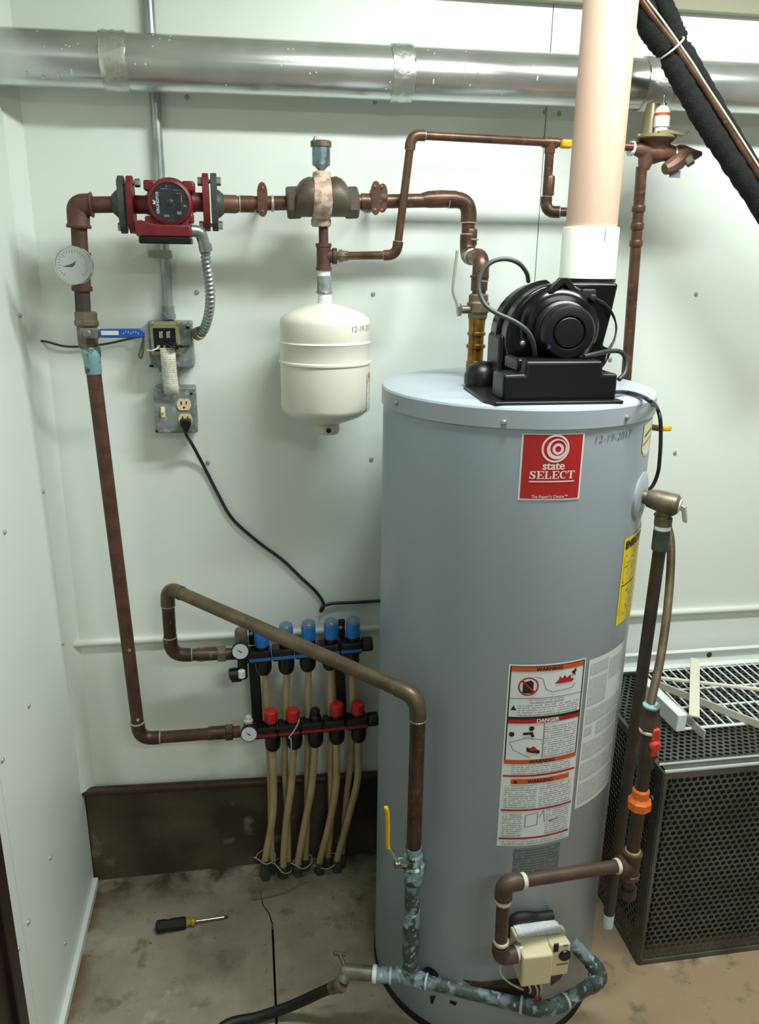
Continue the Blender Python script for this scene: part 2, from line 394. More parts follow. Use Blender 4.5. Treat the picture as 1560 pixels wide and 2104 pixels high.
# panel screws
sg = G().lathe((0, 0, 0), (0, 0, 1), [(0.0055, 0), (0.0055, 0.002), (0.0042, 0.0042), (0.0015, 0.005)], 10)
M_scr = mat('panel_screw', (166, 172, 166), 0.4, metal=0.3)
me_s = mesh_only('screw', sg, M_scr)
for (u, v) in ((384, 200), (770, 209), (1120, 230), (1149, 234), (405, 600), (767, 604), (427, 950), (763, 943), (1430, 604), (1387, 930), (1345, 1215), (1337, 1279), (1254, 738), (153, 1346), (1480, 300)):
    share('screw', me_s, at(u, v, YW), wb, quat_to((0, -1, 0)))
def atx(u, v, x):
    q = ray(u, v); p = q*(x/q.x); return Vector((p.x, p.y, p.z+CAM_Z))
for (u, v) in ((8, 1093), (58, 1450), (3, 1562), (102, 1762), (57, 1895), (36, 1950), (133, 1938), (40, 648), (88, 1010), (128, 1322)):
    share('screw', me_s, atx(u, v, R_['x0']), wl, quat_to((1, 0, 0)))

# ------------------------------------------------------------------ ceiling strip light and added fill light
for i, (c, wt) in enumerate(LAMPS):
    t = thing('ceiling_light', ['long fluorescent strip light on the ceiling above the water heater', 'added unseen fill light shaped as a strip fixture behind the camera'][i], 'light', (c[0], c[1], c[2]-0.0))
    obj('housing', G().box((c[0], c[1], c[2]+.075), (1.25, 0.14, 0.05)), M_fix, t, smooth=0, bev=0.006)
    for dy in (-0.035, 0.035): obj('tube', G().cyl((c[0]-0.6, c[1]+dy, c[2]+.035), (c[0]+0.6, c[1]+dy, c[2]+.035), 0.013, 12), M_tube, t)
    for sx in (-1, 1): obj('end_cap', G().box((c[0]+sx*0.615, c[1], c[2]+.04), (0.02, 0.13, 0.05)), M_fix, t, smooth=0, bev=0.003)
    ld = bpy.data.lights.new('strip_light', 'AREA'); ld.shape = 'RECTANGLE'; ld.size = 1.2; ld.size_y = 0.12; ld.energy = wt; ld.color = LIGHT_COL
    lo = bpy.data.objects.new('strip_light', ld); COL.objects.link(lo); lo.parent = t; lo.location = (0, 0, 0.0)

# ------------------------------------------------------------------ pipe-run builder
def elbow(name, a, c, b, r, m, parent, L=None, fat=1.22):
    a, c, b = Vector(a), Vector(c), Vector(b); L = L or r*2.3
    d1 = (a-c).normalized(); d2 = (b-c).normalized(); p, q = c+d1*L, c+d2*L
    pts = []; rs = []
    R = r*fat
    pts += [p+d1*r*0.9, p+d1*r*0.85, p]; rs += [R, R, R]
    for k in range(1, 10):
        t = k/10; pts.append(p*(1-t)**2+c*2*t*(1-t)+q*t*t); rs.append(R*0.99)
    pts += [q, q+d2*r*0.85, q+d2*r*0.9]; rs += [R, R, R]
    return obj(name, G().tube(pts, rs, 18), m, parent)
def ring(name, p, d, r, w_, m, parent):
    d = Vector(d).normalized(); p = Vector(p)
    return obj(name, G().lathe(p-d*w_/2, d, [(r*0.93, 0), (r, w_*0.2), (r, w_*0.8), (r*0.93, w_)], 18), m, parent)
def run(parent, pts, r, m, me_=None, rings=None, fat=1.22, L=None):
    """straight pipes between the corner points, an elbow at each corner."""
    pts = [Vector(p) for p in pts]; me_ = me_ or m; LL = L or r*2.3
    for i in range(len(pts)-1):
        a, b = pts[i], pts[i+1]; d = (b-a).normalized()
        if i > 0: a = a+d*LL*0.8
        if i < len(pts)-2: b = b-d*LL*0.8
        obj('pipe', G().cyl(a, b, r, 18), m, parent)
        if rings:
            if i > 0: ring('solder_ring', pts[i]+d*(LL+r*0.95), d, r*1.2, r*0.28, rings, parent)
            if i < len(pts)-2: ring('solder_ring', pts[i+1]-d*(LL+r*0.95), d, r*1.2, r*0.28, rings, parent)
    for i in range(1, len(pts)-1): elbow('elbow', pts[i-1], pts[i], pts[i+1], r, me_, parent, LL, fat)
def hexnut(g, p, d, r, h): return g.lathe(p, d, [(r*0.92, 0), (r, h*0.12), (r, h*0.88), (r*0.92, h)], 6)
def P(*a): return at(*a)

# ================================================================== WATER HEATER
TC = Vector((0.5567, 1.6264, 0)); TR = 0.28; TZ = 1.503
def tsurf(u, v, r=TR):
    """angle and height where a sight line meets the tank."""
    q = ray(u, v); ox, oy = -TC.x, -TC.y
    A = q.x**2+q.y**2; B = 2*(q.x*ox+q.y*oy); C = ox*ox+oy*oy-r*r; D = max(B*B-4*A*C, 0); t = (-B-math.sqrt(D))/(2*A)
    return math.atan2(q.y*t-TC.y, q.x*t-TC.x), q.z*t+CAM_Z
def tp(a, z, off=0.0): return Vector((TC.x+(TR+off)*math.cos(a), TC.y+(TR+off)*math.sin(a), z))
heater = thing('water_heater', 'tall grey cylindrical gas water heater with red brand label in front of white wall', 'water heater', (TC.x, TC.y, 0))
obj('tank_body', G().lathe((TC.x, TC.y, 0.014), (0, 0, 1), [(TR-0.004, 0), (TR, 0.006), (TR, TZ-0.052), (TR-0.002, TZ-0.050)], 96), M_tank, heater)
obj('base_ring', G().lathe((TC.x, TC.y, 0.0), (0, 0, 1), [(TR+0.003, 0), (TR+0.003, 0.012), (TR+0.0005, 0.016)], 96), M_blackm, heater)
lid = obj('lid', G().lathe((TC.x, TC.y, TZ-0.040), (0, 0, 1), [(TR-0.003, 0), (TR+0.0035, 0.001), (TR+0.0035, 0.034), (TR+0.001, 0.038), (TR-0.006, 0.040), (0.0, 0.0405)], 96), M_tankl, heater, smooth=30)
a_s = math.radians(-19)
me_b = mesh_only('screw', G().lathe((0, 0, 0), (0, 0, 1), [(0.0055, 0), (0.0055, 0.003), (0.003, 0.005)], 8), M_zinc)
for (u, v) in ((815, 828), (1036, 868), (1288, 858)):
    a, z = tsurf(u, v, TR+0.0035); o = share('screw', me_b, tp(a, z, 0.0035), heater, quat_to((math.cos(a), math.sin(a), 0))); 
# wrap seam down the right side
def strip(a0, a1, z0, z1, off, nseg=12, uv=True, taper=None):
    g = G(); g.uv = []
    for i in range(nseg+1):
        a = a0+(a1-a0)*i/nseg
        for z in (z0, z1): g.v.append(tp(a, z, off)); g.uv.append(((a-a0)*TR, z-z0))
    g.f = [(2*i, 2*i+2, 2*i+3, 2*i+1) for i in range(nseg)]
    return g
def sticker(name, a0, a1, z0, z1, m, parent, off=0.0008):
    return obj(name, strip(a0, a1, z0, z1, off), m, parent)
sa, _ = tsurf(1262, 1650); obj('seam', strip(sa-0.004, sa+0.004, 0.05, TZ-0.07, 0.0012, 2), mat('seam_grey', (120, 128, 134), 0.4), heater)
def curved_text(g, s, size, ac, z, bold=0.0, off=0.0017, shear=0.0, align='CENTER', slope=0.0, space=1.0):
    vs, fs = text2d(s, size, bold, align, shear, space)
    g.add([tp(ac+p[0]/TR, z+p[1]+slope*p[0], off) for p in vs], fs); return g
def cut2d(pts, step=0.008):
    """a flat outline cut into narrow upright slices, so that it can follow the cylinder."""
    bm = bmesh.new(); f = bm.faces.new([bm.verts.new((p[0], p[1], 0)) for p in pts]); f.normal_update(); bmesh.ops.triangulate(bm, faces=[f], ngon_method='EAR_CLIP')
    x = min(p[0] for p in pts)+step
    while x < max(p[0] for p in pts):
        bmesh.ops.bisect_plane(bm, geom=bm.verts[:]+bm.edges[:]+bm.faces[:], plane_co=(x, 0, 0), plane_no=(1, 0, 0), dist=1e-7); x += step
    bm.verts.index_update(); r = [(v.co.x, v.co.y) for v in bm.verts], [tuple(v.index for v in q.verts) for q in bm.faces]; bm.free(); return r
def curved_poly(g, pts, ac, z, off=0.0017):
    vs, fs = cut2d(pts); g.add([tp(ac+p[0]/TR, z+p[1], off) for p in vs], fs); return g
def curved_ring(g, x, y, r0, r1, ac, z, off=0.0017, n=36, dx=0, dy=0):
    vs = []; fs = []
    for k in range(n):
        c, s = math.cos(2*PI*k/n), math.sin(2*PI*k/n)
        vs += [tp(ac+(x+r1*c)/TR, z+y+r1*s, off), tp(ac+(x+dx+r0*c)/TR, z+y+dy+r0*s, off)]
    fs = [(2*k, 2*((k+1) % n), 2*((k+1) % n)+1, 2*k+1) for k in range(n)]
    g.add(vs, fs); return g
# --- red brand label
aL, z1 = tsurf(1073, 889); aR, _ = tsurf(1202, 889); _, z0 = tsurf(1125, 1028); _, z1 = tsurf(1138, 891)
bl = sticker('brand_label', aL, aR, z0, z1, M_lpap, heater)
bl['label'] = 'red square brand sticker with white rings and lettering'
ac = (aL+aR)/2; W = (aR-aL)*TR; H = z1-z0; zc = (z0+z1)/2; bd = 0.0035
obj('red_field', strip(aL+bd/TR, aR-bd/TR, z0+bd, z1-bd*0.6, 0.0012), M_lred, bl)
g = G(); s_ = H/135.0
curved_ring(g, 0.004, 0.0, 24*s_, 28*s_, ac, zc+38*s_); curved_ring(g, 0.004+3*s_, -1*s_, 15.5*s_, 20.5*s_, ac, zc+38*s_, dx=1.5*s_, dy=2*s_)
curved_ring(g, 0.004+5*s_, -1*s_, 6*s_, 11.5*s_, ac, zc+38*s_)
curved_text(g, 'state', 23*s_, ac+2.7*s_/TR, zc-4*s_, bold=0.0003, space=1.0)
curved_text(g, 'state', 23*s_, ac+3.5*s_/TR, zc-4*s_, bold=0.0003, space=1.0, off=0.00172)
# slab-serif SELECT
def slab(ch):
    E_ = [[(0,0),(1.0,0),(1.0,.32),(.88,.32),(.86,.1),(.42,.1),(.42,.9),(.86,.9),(.88,.72),(1.0,.72),(1.0,1.0),(0,1.0),(0,.92),(.14,.92),(.14,.08),(0,.08)], [(.42,.45),(.66,.45),(.66,.36),(.74,.36),(.74,.66),(.66,.66),(.66,.55),(.42,.55)]]
    L_ = [[(0,0),(1.0,0),(1.0,.36),(.88,.36),(.84,.1),(.42,.1),(.42,.92),(.56,.92),(.56,1.0),(0,1.0),(0,.92),(.14,.92),(.14,.08),(0,.08)]]
    T_ = [[(.22,0),(.78,0),(.78,.08),(.64,.08),(.64,.9),(.88,.9),(.92,.66),(1.0,.66),(1.0,1.0),(0,1.0),(0,.66),(.08,.66),(.12,.9),(.36,.9),(.36,.08),(.22,.08)]]
    def arc(cx, cy, rx, ry, a0, a1, n=9): return [(cx+rx*math.cos(math.radians(a0+(a1-a0)*i/n)), cy+ry*math.sin(math.radians(a0+(a1-a0)*i/n))) for i in range(n+1)]
    C_ = [arc(.52, .5, .52, .52, 45, 315) + arc(.56, .5, .30, .41, 315, 45), [(.84,.62),(.94,.62),(.94,1.0),(.86,1.0),(.80,.86)]]
    S_ = [arc(.5, .74, .44, .28, 20, 250, 8)+arc(.5, .27, .22, .18, 80, -80, 6)[0:0]+[(.62,.40),(.70,.26),(.5,.08),(.24,.14),(.1,.36),(.02,.36),(.02,0),(.1,0),(.14,.06),(.5,-.02),(.86,.06),(.98,.3),(.84,.52),(.42,.66),(.34,.78),(.5,.92),(.72,.86),(.84,.68),(.92,.68)], [(.84,.7),(.92,.66),(.94,1.0),(.86,1.0),(.78,.9)]]
    return dict(S=S_, E=E_, L=L_, C=C_, T=T_)[ch]
S_clean = [[(.02,.0),(.10,.0),(.15,.07),(.5,-.02),(.86,.06),(.99,.28),(.86,.50),(.45,.66),(.36,.78),(.5,.91),(.74,.85),(.84,.66),(.92,.66),(.92,1.0),(.85,1.0),(.80,.94),(.5,1.02),(.16,.94),(.04,.74),(.14,.54),(.56,.36),(.66,.24),(.5,.09),(.26,.14),(.10,.36),(.02,.36)]]
x = -46*s_
for ch, wdt in (('S', 13), ('E', 14.5), ('L', 13.5), ('E', 14.5), ('C', 15), ('T', 15)):
    for poly in (S_clean if ch == 'S' else slab(ch)): curved_poly(g, [(x+p[0]*wdt*s_, p[1]*16*s_) for p in poly], ac+2*s_/TR, zc-23*s_)
    x += (wdt+1.2)*s_
curved_poly(g, [(-46*s_, 0), (46*s_, 0), (46*s_, 3*s_), (-46*s_, 3*s_)], ac+2*s_/TR, zc-30*s_)
curved_text(g, "The Expert's Choice\u2122", 8*s_, ac, zc-62*s_, bold=0.0001)
lg = obj('lettering', g, mat('label_pink_white', (236, 206, 206), 0.5), bl, keepn=True); lg['kind'] = 'stuff'
# --- pencilled date
g = G(); a0, zz = tsurf(1219, 912); curved_text(g, '12-19-2017', 0.021, a0, zz, bold=-0.0002, off=0.0008, shear=0.15, align='LEFT', slope=0.03)
obj('handwritten_date', g, M_pencil, heater, keepn=True)
# --- warning label (white with orange, red and black bands)
aL, _ = tsurf(1046, 1364); aR, _ = tsurf(1204, 1358); _, z1 = tsurf(1120, 1364); _, z0 = tsurf(1090, 1736)
wlab = sticker('warning_label', aL, aR, z0, z1, M_lpap, heater); wlab['label'] = 'white warning sticker with orange and red bands, pictograms and small print'
Wl = (aR-aL)*TR; Hl = z1-z0
def lx(f): return aL+(aR-aL)*f
def lz(f): return z1-Hl*f
def band(name, x0, x1, f0, f1, m, off=0.0013): return obj(name, strip(lx(x0), lx(x1), lz(f1), lz(f0), off, 10), m, wlab)
g = G()
for (x0, x1, f0, f1) in ((.02, .98, .008, .012), (.02, .035, .008, .505), (.965, .98, .008, .505), (.02, .98, .272, .286)):
    q = strip(lx(x0), lx(x1), lz(f1), lz(f0), 0.0013, 8); g.add(q.v, q.f)
obj('black_frame', g, M_lblk, wlab)
band('orange_band', .035, .965, .012, .036, M_lor); band('red_band', .035, .965, .286, .308, M_ldr)
band('orange_band', .02, .98, .505, .528, M_lor); band('orange_band', .12, .90, .612, .640, M_lor)
for f in (.590, .785, .950): band('red_line', .02, .98, f, f+.010, M_ldr)
for (x0, x1, f0, f1) in ((.14, .93, .205, .265), (.50, .94, .325, .495), (.12, .9, .533, .585), (.05, .46, .650, .775), (.50, .95, .650, .775), (.05, .30, .805, .94), (.62, .95, .80, .94), (.06, .94, .965, .99), (.28, .72, .178, .2)):
    band('small_print', x0, x1, f0, f1, M_fine)
g = G(); curved_text(g, 'DANGER', 0.012, lx(.53), lz(.304), bold=0.0004, off=0.0018); obj('danger_word', g, M_lpap, wlab, keepn=True)
g = G()
for f, xx in ((.033, .5), (.525, .5), (.636, .5)): curved_text(g, 'WARNING', 0.0115, lx(xx), lz(f), bold=0.0003, off=0.0018)
def tri(g, xf, ff, s): curved_poly(g, [(-s, -s*.8), (s, -s*.8), (0, s)], lx(xf), lz(ff), 0.0018)
tri(g, .09, .225, .006); tri(g, .18, .626, .005)
# canister behind the no-sign, taps, hand, hose, running figure
curved_poly(g, [(-.011, -.014), (.010, -.014), (.010, .010), (.004, .015), (-.011, .010)], lx(.25), lz(.115), 0.0016)
for (xf, ff) in ((.09, .365), (.33, .335)): curved_ring(g, 0, 0, 0.0, .0055, lx(xf), lz(ff), 0.0016)
curved_poly(g, [(-.012, .003), (.008, .004), (.012, -.008), (.006, -.008), (.003, -.002), (-.012, -.003)], lx(.30), lz(.363), 0.0016)
curved_poly(g, [(-.013, .004), (-.004, .001), (.002, .006), (.004, .001), (.016, -.006), (.015, -.013), (-.004, -.009), (-.012, -.006)], lx(.36), lz(.445), 0.0016)
curved_poly(g, [(-.004, -.010), (0, -.002), (-.005, .002), (.002, .006), (.003, .010), (.006, .008), (.005, .004), (.010, .005), (.004, 0), (.006, -.008), (.002, -.003)], lx(.82), lz(.062), 0.0016)
obj('black_print', g, M_lblk, wlab, keepn=True)['kind'] = 'stuff'
g = G(); curved_ring(g, 0, 0, .0175, .0205, lx(.25), lz(.112), 0.0021)
curved_poly(g, [(-.014, .011), (-.011, .014), (.014, -.011), (.011, -.014)], lx(.25), lz(.112), 0.0021)
curved_poly(g, [(-.024, -.008), (-.015, .001), (-.014, .008), (-.008, .002), (-.003, .009), (.002, .002), (.010, .008), (.012, .0), (.020, -.003), (.014, -.008)], lx(.72), lz(.088), 0.0016)
curved_poly(g, [(-.008, .001), (.006, .002), (.010, -.006), (-.004, -.007)], lx(.36), lz(.442), 0.0021)
curved_poly(g, [(-.01, -.003), (.01, .001), (.01, .003), (-.01, -.0005)], lx(.72), lz(.865), 0.0016)
obj('red_print', g, M_ldr, wlab, keepn=True)['kind'] = 'stuff'
g = G()
def cline(pts, w_=0.0007):
    for p, q in zip(pts[:-1], pts[1:]):
        dx, dy = q[0]-p[0], q[1]-p[1]; l = math.hypot(dx, dy); nx, ny = -dy/l*w_, dx/l*w_
        curved_poly(g, [(p[0]+nx, p[1]+ny), (p[0]-nx, p[1]-ny), (q[0]-nx, q[1]-ny), (q[0]+nx, q[1]+ny)], aL, z1, 0.0015)
sx_, sz_ = Wl, Hl
cline([(sx_*.33, -sz_*.065), (sx_*.42, -sz_*.075), (sx_*.47, -sz_*.13), (sx_*.55, -sz_*.148), (sx_*.82, -sz_*.140), (sx_*.86, -sz_*.118)])
cline([(sx_*.07, -sz_*.41), (sx_*.28, -sz_*.385), (sx_*.48, -sz_*.40)]); cline([(sx_*.07, -sz_*.41), (sx_*.12, -sz_*.45), (sx_*.34, -sz_*.495)])
cline([(sx_*.035, -sz_*.175), (sx_*.965, -sz_*.175)]); cline([(sx_*.49, -sz_*.31), (sx_*.49, -sz_*.5)])
cline([(sx_*.34, -sz_*.82), (sx_*.50, -sz_*.81), (sx_*.50, -sz_*.88), (sx_*.34, -sz_*.89), (sx_*.34, -sz_*.82)]); cline([(sx_*.52, -sz_*.84), (sx_*.58, -sz_*.80), (sx_*.60, -sz_*.87)])
obj('line_drawing', g, M_inkg, wlab, keepn=True)['kind'] = 'stuff'
# --- large white data label to its right
a2, zz1 = tsurf(1211, 1356); _, zz0 = tsurf(1176, 1664); a3 = a2+0.50
dl = sticker('data_label', a2, a3, zz0, zz1, M_lpap, heater); dl['label'] = 'large white data sticker of grey small print'
def dband(x0, x1, f0, f1, m=M_fines): return obj('small_print', strip(a2+(a3-a2)*x0, a2+(a3-a2)*x1, zz1-(zz1-zz0)*f1, zz1-(zz1-zz0)*f0, 0.0013, 10), m, dl)
for q in ((.04, .45, .03, .10), (.5, .95, .05, .18), (.04, .45, .13, .30), (.04, .95, .33, .42), (.04, .2, .45, .5), (.3, .95, .44, .52), (.04, .95, .55, .66), (.04, .95, .69, .80), (.04, .95, .83, .97)): dband(*q)
# --- stencilled grey patch, yellow energy label, round tag
a4, t1 = tsurf(1056, 1745); a5, _ = tsurf(1150, 1740); _, t0 = tsurf(1100, 1806)
obj('stencil_patch', strip(a4, a5, t0, t1, 0.0007), M_fineg, heater)
aY0, y1_ = tsurf(1284, 1108); aY1 = aY0+0.62; _, y0_ = tsurf(1264, 1287)
yl = sticker('energy_label', aY0, aY1, y0_, y1_, M_lyel, heater); yl['label'] = 'yellow energy sticker with black heading'
obj('small_print', strip(aY0+.03, aY1-.03, y0_+.02, y1_-.035, 0.0013), M_finey, yl)
g = G(); curved_text(g, 'ENERGYGUIDE', 0.021, aY0+0.02, y1_-0.022, bold=0.0011, off=0.0017, align='LEFT'); curved_poly(g, [(0, 0), (.07, 0), (.07, .002), (0, .002)], aY0+.02, y0_+.085)
obj('heading', g, M_lblk, yl, keepn=True)['kind'] = 'stuff'
ah, zh = tsurf(1330, 900)
g = G(); curved_poly(g, [(-.024, .03), (.03, .036), (.03, -.03), (.012, -.036), (-.012, -.032), (-.024, -.018)], ah-0.02, zh, 0.0010)
tg = obj('inspection_tag', g, M_lpale, heater, keepn=True)
g = G(); curved_poly(g, [(-.018, -.024), (.0, -.032), (.026, -.028), (.026, -.006), (.008, -.010)], ah-0.02, zh, 0.0015); obj('white_corner', g, M_lpap, tg, keepn=True)
g = G(); curved_poly(g, [(-.022, -.012), (.026, 0), (.026, .004), (-.022, -.008)], ah-0.02, zh, 0.0015); obj('orange_line', g, M_lor, tg, keepn=True)
g = G(); curved_poly(g, [(-.016, .004), (.024, .014), (.024, .02), (-.016, .010)], ah-0.02, zh, 0.0015); obj('dark_line', g, M_pencil, tg, keepn=True)
# --- burner opening low on the front, black hole and chips
def rag(name, pts, m, off=0.0012):
    g = G(); us = [tsurf(*p) for p in pts]; vs, fs = cut2d([(a*TR, z) for a, z in us]); g.add([tp(p[0]/TR, p[1], off) for p in vs], fs); return obj(name, g, m, heater, keepn=True)
rag('burner_opening', [(950, 2012), (985, 2017), (1035, 2012), (1080, 2008), (1112, 2018), (1112, 2062), (1070, 2062), (1030, 2048), (985, 2034)], M_burn)
rag('scorch', [(990, 2026), (1040, 2028), (1085, 2040), (1108, 2058), (1060, 2058), (1015, 2042)], M_dark, 0.0018)
rag('scorch', [(1131, 2008), (1158, 1998), (1150, 2012), (1132, 2024)], M_burn)
a, z = tsurf(886, 2003); g = G()
g.lathe(tp(a, z, -0.004), (math.cos(a), math.sin(a), 0), [(0.021, 0), (0.021, 0.008), (0.016, 0.011), (0.012, 0.011)], 18); obj('drain_grommet', g, M_blackg, heater)
rag('chip', [(884, 2046), (896, 2046), (890, 2062), (886, 2062)], M_dark); rag('chip', [(926, 2054), (940, 2060), (936, 2066), (924, 2060)], M_dark)

# ================================================================== GAS CONTROL VALVE on the tank
gy0, gy1 = 1.352, 1.243
xl = at(1074, 1990, gy1).x; xr = at(1177, 1980, gy1).x
zb = at(1100, 2026, gy1).z; zc1 = at(1095, 1967, gy1).z; zt = at(1110, 1895, 1.33).z; ztf = at(1110, 1926, 1.285).z
gv = thing('gas_control_valve', 'beige box-shaped gas control valve with black knob low on the grey tank', 'valve', ((xl+xr)/2, 1.3, zb))
xm = xl+(xr-xl)*0.60
g = G().prism([(gy1, zb), (gy0-.02, zb), (gy0-.02, zt), (1.285, ztf), (gy1, zc1)], (xl, 0, 0), (0, 1, 0), (0, 0, 1), (1, 0, 0), xm-xl)
body = obj('body', g, M_beige, gv, smooth=25, bev=0.004)
g = G().prism([(gy1+.012, zb+.006), (gy0-.02, zb+.006), (gy0-.02, zt-.001), (1.285, ztf-.001), (gy1+.012, zc1+.012)], (xm-.002, 0, 0), (0, 1, 0), (0, 0, 1), (1, 0, 0), xr-xm)
obj('side_body', g, M_beige, gv, smooth=25, bev=0.004)
kx = (xm+xr)/2+0.008; kz = at(1158, 1973, gy1).z
obj('knob', G().lathe((kx, gy1+.014, kz), (0, -1, 0), [(0.0135, 0), (0.0135, 0.003), (0.012, 0.006), (0.003, 0.0065)], 24), M_black, gv)
obj('indicator_window', G().box((xm+.009, gy1+.0115, at(1142, 1957, gy1).z), (0.011, 0.003, 0.022)), M_black, gv, smooth=0, bev=0.001)
obj('printed_mark', G().box((kx, gy1+.0115, kz+.026), (0.009, 0.0012, 0.004)), M_pencil, gv, smooth=0)
obj('printed_mark', G().box((kx-.004, gy1+.0115, kz-.023), (0.026, 0.0012, 0.003)), M_pencil, gv, smooth=0)
nrm_ = Vector((0, -(zt-ztf), (1.332-1.285))).normalized(); ctr = Vector(((xl+xr)/2-.002, 1.31, (zt+ztf)/2+.001))
slope = Vector((0, 1.332-1.285, zt-ztf)).normalized()
g = G(); w2, h2 = (xr-xl)*0.43, 0.023
g.v = [ctr+nrm_*0.0022+Vector((1, 0, 0))*sx*w2+slope*sy*h2 for sx, sy in ((-1, -1), (1, -1), (1, 1), (-1, 1))]; g.f = [(0, 1, 2, 3)]; g.uv = [(0, 0), (2*w2, 0), (2*w2, 2*h2), (0, 2*h2)]
obj('top_sticker', g, print_mat('sticker_print', (222, 226, 226), (188, 194, 198), pitch=0.006, word=150), gv)
g = G(); g.lathe((xl+.01, 1.332, zb+.03), (1, 0, 0), [(0.028, 0), (0.030, 0.004), (0.030, (xr-xl)-.02), (0.026, (xr-xl)-.014)], 20)
obj('manifold_casting', g, M_flange, gv)
g = G(); g.tube(spline([(xl+.004, 1.335, zt-.03), (xl+.012, 1.338, zt+.006), (xl+.035, 1.338, zt+.012), ((xl+xr)/2+.01, 1.34, zt+.004), (xr-.01, 1.34, zt+.004)]), [0.012]*33, 12); obj('dark_gasket', g, M_blackm, gv)
obj('side_boss', G().lathe((xr-.004, 1.318, zt-.02), (1, 0, -0.1), [(0.014, 0), (0.014, 0.008), (0.011, 0.012)], 16), mat('boss_grey', (176, 178, 166), 0.45), gv)
obj('inlet_boss', G().lathe((xl+.006, 1.275, at(1048, 1970, 1.26).z), (-1, 0, 0), [(0.020, 0), (0.020, 0.008), (0.017, 0.016), (0.014, 0.02)], 16), mat('boss_alu', (150, 152, 146), 0.35, metal=0.6), gv)
g = G()
for i, (u0, u1, v1) in enumerate(((1085, 1088, 2040), (1098, 1103, 2052), (1110, 1108, 2048))): g.tube(spline([at(u0, 2020, 1.29), at((u0+u1)/2+4, 2034, 1.30), at(u1, v1, 1.325)]), 0.0022, 8)
obj('wires', g, M_tie, gv)
obj('wire_nut', G().lathe(at(1103, 2048, 1.315), (0.0, -0.1, -1), [(0.004, 0), (0.007, 0.006), (0.006, 0.018)], 10), M_redh, gv)
obj('ground_wire', G().tube(spline([at(1028, 1983, 1.26), at(1030, 2002, 1.28), at(1048, 2020, 1.31), at(1075, 2034, 1.335)]), 0.0022, 8), M_tie, gv)

# ================================================================== GAS LINE right of the tank
gl = thing('gas_pipe_run', 'dark gas pipe with orange union running down and across to the gas valve', 'pipe', tuple(at(1298, 1840, 1.30)))
GY = 1.30; T_ = at(1297, 1775, GY); E1 = at(1036, 1816, 1.262); E2 = at(1028, 1968, 1.262)
rg = 0.0135
E1.z = T_.z-0.012
E1 = Vector((at(1036, 1816, 1.262).x, 1.262, at(1036, 1816, 1.262).z)); 
inl = Vector((xl-.002, 1.268, E2.z))
run(gl, [T_, E1, E2, inl], rg, M_brown, M_brown, None, 1.35, 0.022)
for p, d in ((E1+(T_-E1).normalized()*0.043, T_-E1), (E1+(E2-E1).normalized()*0.043, E2-E1), (E2+(E1-E2).normalized()*0.043, E1-E2), (T_+(E1-T_).normalized()*0.034, E1-T_), (inl+Vector((-.004, 0, 0)), (1, 0, 0))):
    ring('pipe_dope', p, d, rg*1.22, 0.009, M_dope, gl)
# tee with drip leg, riser, union, shut-off, flexible line
up = Vector((0, 0, 1)); Tt = at(1313, 1660, GY); Tt = Vector((T_.x+0.001, GY, at(1313, 1645, GY).z))
obj('tee', G().lathe(T_-up*0.032, up, [(0.021, 0), (0.021, 0.010), (0.0185, 0.011), (0.0185, 0.053), (0.021, 0.054), (0.021, 0.064)], 20).lathe(T_, (E1-T_), [(0.0185, 0), (0.0185, 0.02), (0.021, 0.021), (0.021, 0.030)], 20), M_brown, gl)
obj('drip_leg', G().cyl(T_-up*0.07, T_-up*0.03, rg, 18), M_gasp, gl)
obj('drip_cap', G().lathe(T_-up*0.088, up, [(0.012, 0), (0.0185, 0.005), (0.0185, 0.028)], 18), M_gasp, gl)
for dz in (0.034, -0.034): ring('pipe_dope', T_+up*dz, up, rg*1.22, 0.007, mat('dope_tan', (176, 146, 104), 0.6), gl)
obj('riser', G().cyl(T_+up*0.03, Tt-up*0.01, rg, 18), M_gasp, gl)
un = obj('union', G().lathe(Tt-up*0.021, up, [(0.0175, 0), (0.0245, 0.005), (0.0245, 0.022), (0.020, 0.026), (0.016, 0.034)], 8).lathe(Tt+up*0.012, up, [(0.0175, 0), (0.0175, 0.014), (0.014, 0.018)], 14), M_orange, gl, smooth=25)
un['label'] = 'bright orange union nut'
Vt = Vector((at(1328, 1555, GY).x, GY, at(1328, 1545, GY).z))
obj('riser', G().cyl(Tt+up*0.02, Vt-up*0.03, rg, 18), M_gasp, gl)
obj('shutoff_body', G().lathe(Vt-up*0.036, up, [(0.014, 0), (0.0175, 0.003), (0.0175, 0.02), (0.020, 0.026), (0.020, 0.05), (0.0175, 0.056), (0.0175, 0.075), (0.014, 0.078)], 12), M_gasp, gl)
hx = at(1344, 1530, GY-.015)
h = obj('shutoff_handle', G().box(hx+Vector((0, 0, 0.006)), (0.016, 0.012, 0.062)).lathe(hx+Vector((0.0, 0.012, 0)), (0, -1, 0), [(0.012, 0), (0.012, 0.02), (0.008, 0.024)], 14), M_redh, gl, smooth=30, bev=0.003); h['label'] = 'red shut-off handle'
Ft = Vector((at(1336, 1475, GY).x, GY, at(1336, 1475, GY).z))
obj('flare_nut', G().lathe(Ft-up*0.028, up, [(0.016, 0), (0.019, 0.004), (0.019, 0.03), (0.0165, 0.036), (0.0165, 0.052), (0.013, 0.056)], 6), M_brown, gl, smooth=20)
obj('nipple', G().cyl(Vt+up*0.035, Ft-up*0.02, rg*0.95, 18), M_gasp, gl)
ring('pipe_dope', Ft-up*0.028, up, 0.0185, 0.007, M_dope, gl); ring('thread_tape', Ft+up*0.028, up, 0.0175, 0.006, M_tealb, gl)
